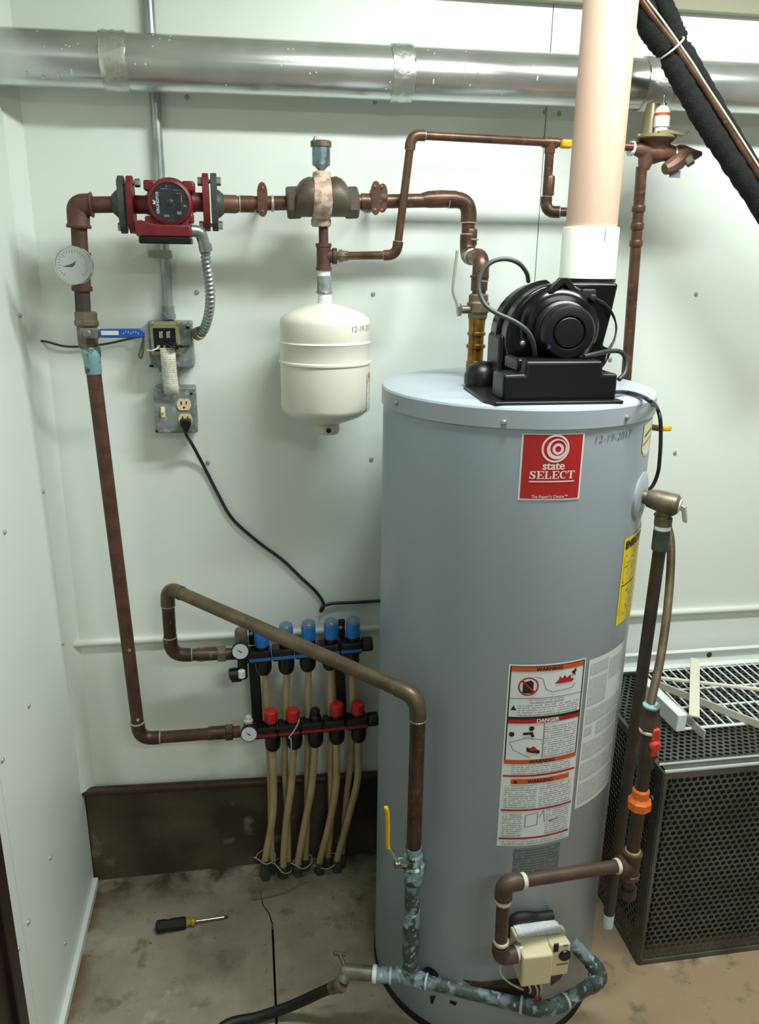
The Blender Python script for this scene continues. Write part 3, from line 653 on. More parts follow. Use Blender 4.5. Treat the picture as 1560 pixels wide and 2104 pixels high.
flex = spline([at(1350, 1052, 1.50), at(1368, 1072, 1.48), at(1379, 1125, 1.45), at(1373, 1240, 1.40), at(1358, 1350, 1.35), Vector((Ft.x+.004, GY+.01, at(1346, 1440, GY).z)), Ft+up*0.02], 10)
obj('flexible_tube', G().tube(flex, 0.0088, 14), M_copo, gl)

# ================================================================== RELIEF VALVE and discharge pipe
aP, zP = tsurf(1326, 1012); aP = math.radians(-40); zP = at(1330, 1012, 1.47).z
n_ = Vector((math.cos(aP), math.sin(aP), 0)); pc = tp(aP, zP, 0)
rv = thing('relief_valve', 'bronze relief valve with lever on a round plate on the tank side', 'valve', tuple(pc-up*0.04))
obj('escutcheon_plate', G().lathe(pc-n_*0.012, n_, [(0.050, 0), (0.050, 0.013), (0.047, 0.015), (0.016, 0.017)], 36), M_tankl, rv)
vb = pc+n_*0.045-up*0.004
obj('valve_body', G().lathe(pc+n_*0.004, n_-up*0.12, [(0.014, 0), (0.014, 0.008), (0.018, 0.012), (0.021, 0.03), (0.022, 0.05), (0.022, 0.066), (0.016, 0.072)], 20), M_bronze, rv)
dp = at(1350, 1050, vb.y); ob_ = Vector((vb.x+.004, vb.y, vb.z))
obj('outlet', G().lathe(ob_-up*0.05, up, [(0.0165, 0), (0.018, 0.002), (0.018, 0.018), (0.015, 0.02), (0.015, 0.05)], 8), M_bronze, rv, smooth=20)
lv0 = pc+n_*0.072-up*0.012
obj('lever', G().prism([(0, -.005), (.013, -.007), (.018, -.028), (.026, -.030), (.020, .002), (.004, .008)], lv0+Vector((-.002, .006, .0)), (n_.x, n_.y, 0), (0, 0, 1), (-n_.y, n_.x, 0), 0.011), mat('lever_grey', (178, 182, 176), 0.4, metal=0.6), rv, smooth=20, bev=0.001)
obj('test_stem', G().cyl(pc+n_*0.065-up*0.006, pc+n_*0.078-up*0.008, 0.014, 16), M_dope, rv)
dpipe = thing('discharge_pipe', 'dark vertical discharge pipe with pale blue end beside the tank', 'pipe', (ob_.x, ob_.y, 0.2))
bot = at(1239, 1893, ob_.y)
bx_ = Vector((bot.x*0.5+ob_.x*0.5, ob_.y, bot.z))
obj('thread_tape', G().lathe(ob_-up*0.058, up, [(0.0165, 0), (0.0165, 0.008)], 18), M_tefl, dpipe)
obj('adapter', G().lathe(ob_-up*0.105, up, [(0.013, 0), (0.0165, 0.004), (0.0165, 0.047)], 18), mat('dark_green_patina', (60, 74, 70), 0.6, rgb2=(44, 50, 46), scale=40), dpipe)
obj('pipe', G().cyl(bx_+up*0.02, ob_-up*0.10, 0.0128, 18), mat('dark_discharge', (54, 50, 44), 0.45, metal=0.2, rgb2=(66, 58, 48), scale=20), dpipe)
obj('pipe_end', G().cyl(bx_-up*0.014, bx_+up*0.022, 0.0132, 18), mat('pale_blue_end', (176, 200, 212), 0.6, rgb2=(206, 216, 220), scale=40), dpipe)

# ================================================================== VENT BLOWER on the tank lid
blw = thing('vent_blower', 'black plastic vent blower with round motor standing on the grey tank lid', 'blower', (0.56, 1.5, TZ))
YB = 1.394
g = G().prism([(-.122, .0), (.122, .0), (.122, .02), (.10, .24), (-.09, .27), (-.128, .20), (-.135, .03)], (0.556, 1.3745, TZ), (1, 0, 0), (0, 1, 0), (0, 0, 1), 0.006)
obj('base_plate', g, M_black, blw, smooth=20, bev=0.002)
bxl = at(1034, 800, YB).x; bxr = at(1268, 800, YB).x
z_lo = TZ+0.004; z_st = at(1040, 770, YB).z; z_hi = at(1160, 742, YB).z; z_sr = at(1256, 768, YB).z
x1_ = at(1080, 760, YB).x; x2_ = at(1240, 760, YB).x
g = G().prism([(bxl, z_lo), (bxr, z_lo), (bxr, z_sr), (x2_, z_sr), (x2_, z_hi), (x1_, z_hi), (x1_, z_st), (bxl, z_st)], (0, YB, 0), (1, 0, 0), (0, 0, 1), (0, 1, 0), 0.07)
obj('terminal_housing', g, M_black, blw, smooth=25, bev=0.006, segs=3)
g = G().prism([(at(1060, 0, YB).x*0+at(1064, 745, YB+.03).x, z_st), (x1_+.01, z_st), (x1_+.01, z_hi), (at(1064, 745, YB+.03).x, z_hi)], (0, YB+.03, 0), (1, 0, 0), (0, 0, 1), (0, 1, 0), 0.08)
obj('housing_step', g, M_black, blw, smooth=25, bev=0.004)
# scroll: spiral outline with tangential outlet going up at the right
SY0, SY1 = 1.515, 1.625
c0 = at(1148, 690, SY0); px = pm(1140, 690, SY0)
def scroll(extra=0.0):
    pts = []
    for k in range(0, 31):
        a = math.radians(98+k*8.3)          # from the top, counter-clockwise to the right side
        r = (104+k*0.75)/px+extra
        pts.append((r*math.cos(a), r*math.sin(a)))
    pts = [p for p in pts if not (p[0] > 0.06 and p[1] > 0)]
    ox = (1261-1140)/px; oz = (690-585)/px
    pts += [((1240-1140)/px+extra, -0.02), ((1252-1140)/px+extra, 0.04), (ox+extra, oz), ((1160-1140)/px-extra, oz), ((1158-1140)/px-extra, oz-0.012)]
    return pts
obj('scroll_housing', G().prism(scroll(), c0, (1, 0, 0), (0, 0, 1), (0, 1, 0), SY1-SY0), M_blackg, blw, smooth=30, bev=0.016, segs=4)
obj('scroll_flange', G().prism(scroll(0.006), c0+Vector((0, 0.05, 0)), (1, 0, 0), (0, 0, 1), (0, 1, 0), 0.008), M_black, blw, smooth=30)
obj('rear_housing', G().prism([(-.112, -.13), (.06, -.13), (.06, .0), (-.112, .0)], c0+Vector((0, 0.02, 0)), (1, 0, 0), (0, 0, 1), (0, 1, 0), 0.085), M_black, blw, smooth=25, bev=0.008)
# motor
mc = at(1146, 674, SY0); mz = Vector((-0.12, -1, -0.02)).normalized(); pxm = pm(1165, 682, 1.44)
obj('motor_cone', G().lathe(mc+mz*(-0.002), mz, [(0.083, 0), (0.080, 0.006), (0.072, 0.016), (0.066, 0.020), (0.062, 0.022)], 40), M_blackg, blw)
mot = obj('motor', G().lathe(mc+mz*0.012, mz, [(0.054, 0), (0.054, 0.030), (0.049, 0.034), (0.049, 0.050), (0.050, 0.052), (0.050, 0.068), (0.046, 0.073), (0.036, 0.075), (0.031, 0.075), (0.029, 0.072), (0.026, 0.075), (0.0, 0.076)], 40), M_black, blw)
obj('vent_slots', G().lathe(mc+mz*0.050, mz, [(0.0485, 0), (0.0505, 0.001), (0.0505, 0.004), (0.0485, 0.005)], 40), M_blackm, mot)
obj('motor_strap', G().prism([(-.03, 0.068), (-.008, .094), (.008, .094), (.03, .068), (.02, .064), (0, .084), (-.02, .064)], mc+Vector((0, -.016, 0)), (1, 0, 0), (0, 0, 1), (0, 1, 0), 0.012), M_black, blw, smooth=20, bev=0.001)
obj('blue_sticker', G().box(mc+mz*0.082+Vector((-.036, 0, -.026)), (0.005, 0.004, 0.007)), mat('sticker_navy', (22, 48, 104), 0.5), mot, smooth=0)
for (u, v, yy) in ((1143, 600, SY0-.002), (1073, 706, SY0-.002)):
    obj('screw', G().lathe(at(u, v, yy), (0, -1, 0), [(0.0055, 0), (0.0055, 0.005), (0.003, 0.007)], 12), M_zinc, blw)
obj('sensor_clip', G().box(at(1208, 606, 1.51), (0.028, 0.016, 0.022)).cyl(at(1214, 611, 1.512), at(1220, 612, 1.49), 0.007, 10), M_blackm, blw, smooth=25, bev=0.003)
obj('side_motor_bump', G().lathe((c0.x-.125, 1.60, TZ+.006), (0, 0, 1), [(0.036, 0), (0.036, 0.018), (0.028, 0.036), (0.008, 0.046)], 20), M_black, blw)
# outlet collar
PVX, PVY = at(1207, 560, 1.605).x, 1.605
zc0 = at(1207, 578, PVY).z
pv_r = 54/pm(1235, 200, PVY); cp_r = 57.5/pm(1215, 520, PVY)
obj('outlet_collar', G().lathe((PVX, PVY, zc0-.022), (0, 0, 1), [(cp_r*.93, 0), (cp_r*.95, 0.006), (cp_r*.95, 0.02), (cp_r*1.01, 0.021), (cp_r*1.01, 0.028)], 40), M_black, blw)
def cable(name, pts, r, m, parent): return obj(name, G().tube(spline(pts, 8), r, 10), m, parent)
cable('motor_cable', [at(1086, 578, 1.50), at(1082, 560, 1.48), at(1065, 540, 1.46), at(1037, 532, 1.455), at(1008, 540, 1.455), at(988, 565, 1.455), at(984, 595, 1.45), at(996, 625, 1.44), at(1020, 643, 1.43), at(1060, 662, 1.42), at(1085, 682, 1.42), at(1096, 705, 1.43), at(1100, 735, 1.46)], 0.0042, mat('grey_cable', (70, 78, 76), 0.45), blw)
cable('sensor_wire', [at(1222, 612, 1.50), at(1245, 625, 1.50), at(1262, 650, 1.50), at(1266, 680, 1.50), at(1258, 710, 1.49), at(1240, 728, 1.48)], 0.0018, M_cord, blw)
cable('sensor_wire', [at(1222, 614, 1.505), at(1248, 632, 1.51), at(1266, 665, 1.51), at(1263, 695, 1.50), at(1250, 718, 1.48), at(1244, 745, 1.46)], 0.0018, M_cord, blw)
cable('side_cable', [at(1200, 733, 1.42), at(1220, 728, 1.43), at(1250, 722, 1.45), at(1275, 723, 1.46), at(1287, 740, 1.46), at(1285, 765, 1.45), at(1272, 780, 1.44)], 0.0045, mat('dark_cable', (44, 48, 46), 0.45), blw)
# power cord leaving the blower, over the lid edge and down the side
pcd = spline([at(1262, 806, 1.44), atz(1285, 806, TZ+.0055), atz(1312, 812, TZ+.0055), atz(1336, 824, TZ+.0055), at(1350, 838, 1.515), at(1357, 862, 1.52), at(1358, 900, 1.525), at(1356, 940, 1.53), at(1352, 972, 1.54), at(1340, 1000, 1.58), at(1320, 1015, 1.66)], 10)
tag(obj('heater_power_cord', G().tube(pcd, 0.0042, 10), M_cord), 'thick black cord from the blower draped over the tank lid edge', 'cord')

# ================================================================== VENT PIPE
vp = thing('vent_pipe', 'beige plastic vent pipe with white coupling rising from the blower', 'pipe', (PVX, PVY, zc0))
zc2 = at(1222, 467, PVY).z
obj('coupling', G().lathe((PVX, PVY, zc0), (0, 0, 1), [(cp_r-.004, 0), (cp_r, 0.001), (cp_r, 0.003), (cp_r-.0008, 0.005), (cp_r-.0008, zc2-zc0-.003), (cp_r-.002, zc2-zc0), (pv_r-.002, zc2-zc0)], 56), M_pvcw, vp)
obj('pipe', G().lathe((PVX, PVY, zc2-.03), (0, 0, 1), [(pv_r, 0), (pv_r, R_['z1']-zc2+.03)], 56), M_pvc, vp)
g = G(); ft = at(1228, 478, PVY); g.box((PVX+.006, PVY-cp_r-.0002, ft.z-.006), (0.0012, 0.001, 0.022)); obj('drip_mark', g, M_pencil, vp, smooth=0)

# ================================================================== ROUND DUCT along the top of the wall
DY = 1.938
da, db = at(0, 116, DY), at(1180, 167, DY); dd = (db-da).normalized()
dR = 0.0545
ds, de = da+dd*(R_['x0']-da.x)/dd.x, da+dd*(R_['x1']-da.x)/dd.x
duct = thing('round_duct', 'shiny round galvanised duct running along the top of the wall', 'duct', tuple(ds-up*dR))
j1 = at(238, 128, DY); j2 = at(823, 148, DY); j3 = at(1340, 170, DY)
ts = [0]+[(j-ds).dot(dd) for j in (j1, j2, j3)]+[(de-ds).length]
for i in range(4):
    k = 1.0 if i % 2 else 0.985
    obj('duct_section', G().cyl(ds+dd*(ts[i]-.0), ds+dd*(ts[i+1]+.0), dR*k, 56), M_sheet, duct)
rnd = random.Random(3)
for j, hw in ((ts[1], 0.026), (ts[2], 0.024), (ts[3], 0.03)):
    rings_ = []
    a_ = Vector((0, 0, 1)); a_ = (a_-dd*a_.dot(dd)).normalized(); b_ = dd.cross(a_)
    for q in range(9):
        t = -hw+2*hw*q/8; rr = dR+(0.0014 if 0 < q < 8 else 0.0004)
        rings_.append([ds+dd*(j+t+rnd.uniform(-.002, .002)) + (a_*math.cos(2*PI*k/40)+b_*math.sin(2*PI*k/40))*(rr+rnd.uniform(0, .0026)) for k in range(40)])
    obj('foil_tape', G().loft(rings_), M_tape, duct, smooth=60)
g = G()
for k in range(46):
    t = rnd.uniform(0.02, 1.15); an = rnd.uniform(-0.9, 1.15); l = rnd.choice((.003, .004, .004, .006, .012)) if an < 0 else .003
    nn = (a_*math.sin(an) - Vector((0, 1, 0))*math.cos(an)).normalized(); c = ds+dd*t+nn*(dR+.0002); tg_ = dd.cross(nn).normalized()
    g.add([c+dd*.0016*x+tg_*l*.5*y+nn*z for x, y, z in ((-1, -.6, 0), (0, -1, 0), (1, -.6, 0), (1, .6, 0), (0, 1, 0), (-1, .6, 0), (0, 0, .0012))], [(i, (i+1) % 6, 6) for i in range(6)])
o = obj('paint_specks', g, M_speck, duct); o['kind'] = 'stuff'

# ================================================================== CONDUIT, SWITCH BOXES, TAG
CY = 2.0075
cd0, cd1 = at(308, -60, CY), at(347, 652, CY)
con = thing('conduit', 'thin vertical galvanised conduit on the wall above the switch boxes', 'conduit', tuple(cd1))
cd0 = Vector((cd1.x+(cd0.x-cd1.x)*3.0, CY, R_['z1'])) if False else Vector((at(318, 0, CY).x, CY, R_['z1']))
cd0.x = cd1.x
obj('pipe', G().cyl(cd1, cd0, 0.0118, 18), M_emt, con)
s0 = at(340, 522, CY); obj('strap', G().box(s0+Vector((-.012, -.004, 0)), (0.055, 0.02, 0.018)), M_emt, con, bev=0.003)
obj('connector', G().lathe(cd1-up*0.004, up, [(0.0165, 0), (0.0165, 0.012), (0.0145, 0.014), (0.0145, 0.03)], 14), M_galv, con)
# upper box
def rect(u0, u1, v0, v1, y): a = at(u0, v0, y); b = at(u1, v1, y); return a.x, b.x, b.z, a.z
x0, x1, z0, z1 = rect(302, 399, 661, 756, 1.965)
jb = thing('junction_box', 'open galvanised junction box with exposed terminals under the pump', 'junction box', ((x0+x1)/2, 1.99, z0))
obj('box_body', G().box(((x0+x1)/2, 1.993, (z0+z1)/2), (x1-x0, 0.054, z1-z0)), M_galv, jb, smooth=0, bev=0.004)
xa, xb, za, zb_ = rect(307, 372, 662, 730, 1.945)
obj('extension_ring', G().box(((xa+xb)/2, 1.955, (za+zb_)/2), (xb-xa, 0.024, zb_-za)), M_yzinc, jb, smooth=0, bev=0.004)
xa2, xb2, za2, zb2 = rect(314, 363, 674, 722, 1.942)
obj('recess', G().box(((xa2+xb2)/2, 1.9425, (za2+zb2)/2), (xb2-xa2, 0.003, zb2-za2)), M_blackg, jb, smooth=0, bev=0.002)
for (u, v) in ((331, 688), (346, 688)): obj('terminal', G().box(at(u, v, 1.939), (0.009, 0.006, 0.016)), M_steel, jb, smooth=0, bev=0.002)
for (u, v) in ((326, 714), (339, 713), (354, 713)): obj('terminal', G().box(at(u, v, 1.939), (0.008, 0.007, 0.011)), M_yzinc, jb, smooth=0, bev=0.002)
for (u, v) in ((313, 664), (367, 664)): obj('screw', G().lathe(at(u, v, 1.943), (0, -1, 0), [(0.004, 0), (0.004, 0.003), (0.002, 0.004)], 10), M_yzinc, jb)
for (u, v) in ((386, 673), (311, 752)): obj('knockout_slot', G().box(at(u, v, 1.9655), (0.009, 0.002, 0.005)), M_dark, jb, smooth=0)
cable('white_wire', [at(302, 720, 1.945), at(314, 720, 1.932), at(326, 714, 1.934)], 0.0018, M_tefl, jb)
cable('black_wire', [at(345, 703, 1.935), at(360, 707, 1.925), at(372, 712, 1.93), at(388, 712, 1.96)], 0.0035, M_black, jb)
cable('black_wire', [at(336, 704, 1.935), at(356, 712, 1.925), at(366, 716, 1.93)], 0.003, M_black, jb)
cable('hanging_loop', [at(295, 692, 1.975), at(291, 712, 1.965), at(286, 730, 1.96), at(290, 735, 1.96), at(294, 722, 1.96), at(295, 698, 1.97)], 0.0024, mat('olive_wire', (82, 78, 56), 0.5), jb)
xa, xb, za, zb_ = rect(345, 370, 756, 796, 1.99)
obj('nipple', G().cyl((0.5*(xa+xb), 1.992, za), (0.5*(xa+xb), 1.992, zb_), 0.0125, 14).box(((x0+x1)/2-.004, 1.99, z0-.004), ((x1-x0)*.55, 0.03, 0.012)), M_galv, jb)
# tag
g = G(); g.uv = []
for i, (u0, u1, v, yy) in enumerate(((329, 360, 715, 1.934), (331, 362, 745, 1.936), (333, 364, 770, 1.944), (335, 367, 792, 1.946), (338, 369, 810, 1.945))):
    for u in (u0, u1): g.v.append(at(u, v, yy)); g.uv.append((0 if u == u0 else .034, -i*.024))
g.f = [(2*i, 2*i+1, 2*i+3, 2*i+2) for i in range(4)]
tgo = obj('paper_tag', g, M_finet); sm = tgo.modifiers.new('thickness', 'SOLIDIFY'); sm.thickness = 0.0006
tag(tgo, 'off-white paper tag hanging from the open junction box', 'tag')
# lower box with switch and outlet
x0, x1, z0, z1 = rect(313, 407, 796, 890, 1.962)
ob2 = thing('outlet_box', 'galvanised box with ivory outlet and toggle switch on the white wall', 'outlet', ((x0+x1)/2, 1.99, z0))
obj('box_body', G().box(((x0+x1)/2, 1.996, (z0+z1)/2), (x1-x0-.004, 0.048, z1-z0-.004)), M_galv, ob2, smooth=0, bev=0.003)
obj('cover_plate', G().box(((x0+x1)/2, 1.967, (z0+z1)/2), (x1-x0, 0.010, z1-z0)), M_galv, ob2, smooth=0, bev=0.006)
def outl(cx, cz, parent):
    pts = [(0.0165*math.cos(a), max(-.0135, min(.0135, 0.0175*math.sin(a)))) for a in [2*PI*k/28 for k in range(28)]]
    o = obj('receptacle', G().prism(pts, (cx, 1.9585, cz), (1, 0, 0), (0, 0, 1), (0, 1, 0), 0.005), M_ivory, parent, smooth=20)
    for dx, w_ in ((-.006, .003), (.006, .0025)): obj('slot', G().box((cx+dx, 1.9583, cz+.004), (w_, 0.001, 0.008)), M_dark, o, smooth=0)
    obj('slot', G().cyl((cx, 1.9588, cz-.007), (cx, 1.9578, cz-.007), 0.0025, 10), M_dark, o)
c1 = at(378, 831, 1.96); outl(c1.x, c1.z, ob2); c2 = at(381, 862, 1.96); outl(c2.x, c2.z, ob2)
c3 = at(335, 847, 1.96); obj('toggle_switch', G().box(c3+Vector((0, .001, 0)), (0.011, 0.004, 0.026)).box(c3+Vector((0, -.008, .004)), (0.007, 0.018, 0.008), Matrix.Rotation(0.5, 3, 'X')), M_ivory, ob2, smooth=0, bev=0.001)
for (u, v) in ((393, 809), (322, 886)): obj('screw', G().lathe(at(u, v, 1.962), (0, -1, 0), [(0.0035, 0), (0.003, 0.002)], 8), M_dark, ob2)
# black cord from the outlet to behind the tank
pl = thing('power_cord', 'black plugged-in cord hanging from the outlet across the wall behind the tank', 'cord', tuple(c2))
obj('plug', G().prism([(-.013, .008), (.013, .008), (.013, -.004), (.006, -.022), (-.004, -.022), (-.012, -.004)], (c2.x+.001, 1.936, c2.z-.004), (1, 0, 0), (0, 0, 1), (0, 1, 0), 0.021), M_black, pl, smooth=25, bev=0.003)
obj('cord', G().tube(spline([at(379, 872, 1.945), at(383, 893, 1.955), at(396, 915, 1.985), at(420, 960, 2.01), at(448, 1015, 2.012), at(478, 1066, 2.012), at(530, 1113, 2.012), at(580, 1150, 2.012), at(620, 1188, 2.012), at(648, 1214, 2.012), at(663, 1235, 2.012), at(665, 1248, 2.010), at(659, 1256, 2.006), at(664, 1246, 2.004), at(684, 1240, 2.008), at(725, 1238, 2.010), at(778, 1235, 2.010), at(830, 1230, 2.010)], 8), 0.0042, 10), M_cord, pl)
# thin cable from the left wall to the box
tag(obj('thin_cable', G().tube(spline([at(66, 699, 2.012), at(95, 702, 2.010), at(130, 711, 2.008), at(165, 712, 2.008), at(215, 707, 2.008), at(262, 697, 2.005), at(296, 690, 1.985)]), 0.0026, 8), mat('thin_dark', (52, 52, 44), 0.5)), 'thin dark cable stretched behind the blue-handled valve to the junction box', 'cable')

# ================================================================== CIRCULATOR PUMP
HY = 1.868
pmp = thing('circulator_pump', 'red cast circulator pump with black round nameplate and bolted flanges', 'pump', tuple(at(345, 505, HY)))
C = at(350, 416, HY); k = 1/pm(350, 416, HY); k2 = 1/pm(348, 416, 1.80)
X = Vector((1, 0, 0)); Yv = Vector((0, 1, 0))
def hx_at(u, v=None): return at(u, v if v else 418, HY)
obj('volute', G().lathe(hx_at(268, 420), X, [(15*k, 0), (18*k, 4*k), (18*k, 30*k), (24*k, 45*k)], 24).lathe(hx_at(428, 416), -X, [(15*k, 0), (19*k, 4*k), (19*k, 24*k), (26*k, 44*k)], 24)
    .lathe(C+Yv*0.03, -Yv, [(42*k, 0), (48*k, 0.006), (48*k, 0.03), (44*k, 0.036)], 32), M_red, pmp)
fc = at(349, 416, 1.81)
mh = obj('motor_housing', G().lathe(Vector((fc.x, C.y+.004, fc.z)), -Yv, [(45*k2, 0), (46*k2, 0.006), (45*k2, 0.04), (46*k2, 0.058), (44*k2, 0.062), (39*k2, 0.064), (38*k2, 0.061)], 40), M_red, pmp)
fz = C.y+.004-.062
npl = obj('nameplate', G().lathe(Vector((fc.x, fz+.002, fc.z)), -Yv, [(39*k2, 0), (39*k2, 0.001), (38*k2, 0.002)], 40), M_plate, pmp)
g = G(); o_ = Vector((fc.x, fz-.0006, fc.z)); flat_text(g, 'GRUNDFOS', 8*k2, o_+Vector((-22*k2, 0, -1*k2)), (0, 0, 1), (-1, 0, 0), 0.0001); obj('lettering', g, M_ink, npl, keepn=True)
g = G(); o2 = o_+Vector((-31*k2, 0, 0)); g.add([o2+Vector((a*k2, 0, b*k2)) for a, b in ((-5, 5), (2, 2), (2, -4), (-4, -4), (-1, 0))], [(0, 1, 2, 3, 4)]); obj('emblem', g, M_ink, npl, keepn=True)
g = G()
for (a, b, w_, h_) in ((-10, 26, 14, 1.5), (14, 24, 12, 1.3), (18, 18, 9, 1.2), (24, 8, 2, 14), (-8, -26, 10, 4), (18, -20, 9, 6), (30, -6, 6, 3), (-5, 31, 3, 3)): g.box(o_+Vector((a*k2, .0002, b*k2)), (w_*k2, 0.0004, h_*k2))
q = obj('faint_print', g, M_inkg, npl, smooth=0); q['kind'] = 'stuff'
obj('nameplate_screw', G().lathe(o_, -Yv, [(7*k2, 0), (6*k2, .0008), (2*k2, .0012)], 20), M_plate, npl)
for (u, v) in ((309, 382), (388, 384), (312, 455), (386, 449)): obj('housing_lug', G().box(at(u, v, 1.835), (24*k, 0.036, 20*k), Matrix.Rotation(0.0, 3, 'Y')), M_red, pmp, smooth=20, bev=0.004)
xa, xb, za, zb_ = rect(278, 393, 460, 487, 1.80)
obj('terminal_box', G().prism([(xa, za), (xb, za), (xb, zb_), (xa+.048, zb_), (xa+.030, zb_+.002), (xa+.012, zb_+.008), (xa-.002, zb_+.006)], (0, 1.80, 0), (1, 0, 0), (0, 0, 1), (0, 1, 0), 0.06), M_red, pmp, smooth=20, bev=0.003)
obj('terminal_base', G().box(((xa+xb)/2+.002, 1.832, za-.007), (xb-xa-.004, 0.062, 0.014)), M_black, pmp, smooth=0, bev=0.003)
obj('neck', G().box(at(355, 456, 1.835), (0.07, 0.04, 0.025)), M_red, pmp, smooth=0, bev=0.006)
def flange(u, v, ht, wd, th, m, name, tilt=0.0):
    c = at(u, v, HY); n = 28; kk = 1/pm(u, v, HY)
    pts = [(wd/2*kk*math.copysign(abs(math.cos(2*PI*i/n))**0.9, math.cos(2*PI*i/n)), ht/2*kk*math.copysign(abs(math.sin(2*PI*i/n))**0.8, math.sin(2*PI*i/n))) for i in range(n)]
    return obj(name, G().prism(pts, c-X*th/2*kk+up*0, (0, 1, 0), (tilt, 0, 1), (1, 0, 0), th*kk), m, pmp, smooth=25, bev=0.001)
flange(270, 421, 112, 60, 12, M_red, 'flange'); flange(424, 416, 112, 60, 12, M_red, 'flange')
flange(252, 421, 112, 60, 12, M_flange, 'counter_flange'); flange(441, 416, 112, 60, 12, M_flange, 'counter_flange')
for (ua, ub, vt, vb_) in ((243, 284, 376, 466), (410, 450, 373, 463)):
    for v in (vt, vb_):
        off = (4 if v > 420 else 0)
        p, q = at(ua+off, v, HY-.004), at(ub+off, v, HY-.004); bb_ = obj('bolt', G().cyl(p, q, 4.0*k, 10), M_zinc, pmp)
        obj('nut', hexnut(G(), p-X*4*k, X, 8.5*k, 9*k), M_zinc, bb_, smooth=20); obj('nut', hexnut(G(), q+X*4*k, -X, 8.5*k, 11*k), M_zinc, bb_, smooth=20)
for u, d in ((246, -1), (447, 1)): obj('flange_hub', G().lathe(at(u, 419, HY), X*d, [(28*k, 0), (27*k, 4*k), (20*k, 12*k), (18*k, 14*k)], 20), M_flange, pmp)
# flexible metal conduit from pump to junction box
fx = thing('flexible_conduit', 'ribbed flexible metal conduit curving from the pump to the junction box', 'conduit', tuple(at(400, 700, 1.93)))
obj('angle_connector', G().tube(fillet([at(392, 474, 1.835), at(412, 476, 1.84), at(421, 505, 1.85)], 0.03), [0.0125]*11, 14).lathe(at(421, 503, 1.85), at(423, 512, 1.852)-at(421, 503, 1.85), [(0.0145, 0), (0.0145, 0.012), (0.012, 0.014)], 14), M_emt, fx)
fp = spline([at(421, 503, 1.85), at(424, 540, 1.86), at(430, 580, 1.88), at(432, 620, 1.90), at(427, 655, 1.93), at(417, 680, 1.955), at(402, 688, 1.975)], 18)
rs_ = [0.0088+(0.0026 if i % 4 in (0, 1) else 0.0) for i in range(len(fp))]
obj('ribbed_tube', G().tube(fp, rs_, 14), M_emt, fx, smooth=25)
obj('connector', G().lathe(at(413, 683, 1.955), at(400, 689, 1.978)-at(413, 683, 1.955), [(0.0145, 0), (0.0155, 0.006), (0.0155, 0.018)], 14), M_olv, fx)

# ================================================================== HEADER PIPE RUN with elbows, clamps
rH = 14.5*k
hp = thing('heating_header_pipe', 'brown copper header pipe running from the pump to the heater outlet', 'pipe', tuple(at(985, 770, 1.70)))
e_ = at(965, 410, HY)                          # corner above the heater outlet
rb = atz(973, 776, TZ); low = at(969, 532, HY); fr = at(986, 534, rb.y)
low = Vector((e_.x, HY, at(967, 528, HY).z)); fr = Vector((rb.x+.006, rb.y, low.z)); 
obj('pipe', G().cyl(at(458, 419, HY), at(598, 417, HY), rH, 18), M_cop, hp)
obj('adapter', G().lathe(at(456, 419, HY), X, [(rH*1.25, 0), (rH*1.25, 28*k), (rH*1.1, 34*k)], 18), M_bronzed, hp)
obj('coupling', G().lathe(at(492, 419, HY), X, [(rH*1.16, 0), (rH*1.16, 30*k)], 18), M_cop, hp); ring('solder_ring', at(493, 419, HY), X, rH*1.2, 0.004, M_solder, hp); ring('solder_ring', at(560, 418, HY), X, rH*1.14, 0.006, M_solder, hp)
run(hp, [at(735, 415, HY), e_, low, fr, rb+up*0.10], rH, M_cop, M_cop, M_solder, 1.2)
obj('coupling', G().lathe(at(742, 415, HY), X, [(rH*1.22, 0), (rH*1.22, 42*k)], 18), M_cop, hp)
obj('coupling', G().tube([at(868, 411, HY), at(880, 410, HY), at(905, 409, HY), at(938, 409, HY)], [rH*1.0, rH*1.2, rH*1.25, rH*1.18], 18), M_cop, hp)
obj('street_fitting', G().lathe(at(966, 470, HY), -up, [(rH*1.02, 0), (rH*1.15, .003), (rH*1.15, .034), (rH, .037)], 18), M_cop, hp)
ring('solder_ring', at(967, 492, HY), up, rH*1.2, 0.004, M_solder, hp)
vcz = at(980, 635, rb.y).z
# ball valve and brass adapters below
obj('riser', G().cyl(rb+up*0.012, rb+up*0.12, rH*0.96, 18), M_brass, hp)
tb = rb
zz_ = lambda v: at(978, v, rb.y).z
obj('adapter', G().lathe((rb.x+.003, rb.y, zz_(598)), up, [(rH*1.1, 0), (rH*1.2, .002), (rH*1.2, .026), (rH*1.35, .028), (rH*1.35, .032), (rH*1.1, .034)], 18), M_cop, hp)
zA = zz_(765); H_ = lambda v: zz_(v)-zA
obj('brass_adapter', G().lathe((rb.x+.002, rb.y, zA), up, [(rH*1.25, 0), (rH*1.3, .003), (rH*1.3, H_(742)), (rH*1.15, H_(740)), (rH*1.15, H_(716)), (rH*1.4, H_(714)), (rH*1.4, H_(708)), (rH*1.12, H_(706)), (rH*1.12, H_(690)), (rH*1.35, H_(688)), (rH*1.35, H_(683)), (rH*1.15, H_(681)), (rH*1.25, H_(650)), (rH*1.1, H_(646))], 18), M_brass, hp)
obj('thread_tape', G().cyl((rb.x+.001, rb.y, zz_(772)), (rb.x+.001, rb.y, zz_(762)), rH*1.05, 18), M_tefl, hp)
obj('nipple', G().lathe((rb.x, rb.y, TZ), up, [(rH*1.5, 0), (rH*1.15, .004), (rH*1.15, .022)], 18), M_galv, hp)
bv = thing('outlet_ball_valve', 'bronze ball valve with thin upright lever on the heater outlet riser', 'valve', (rb.x, rb.y, zz_(655)))
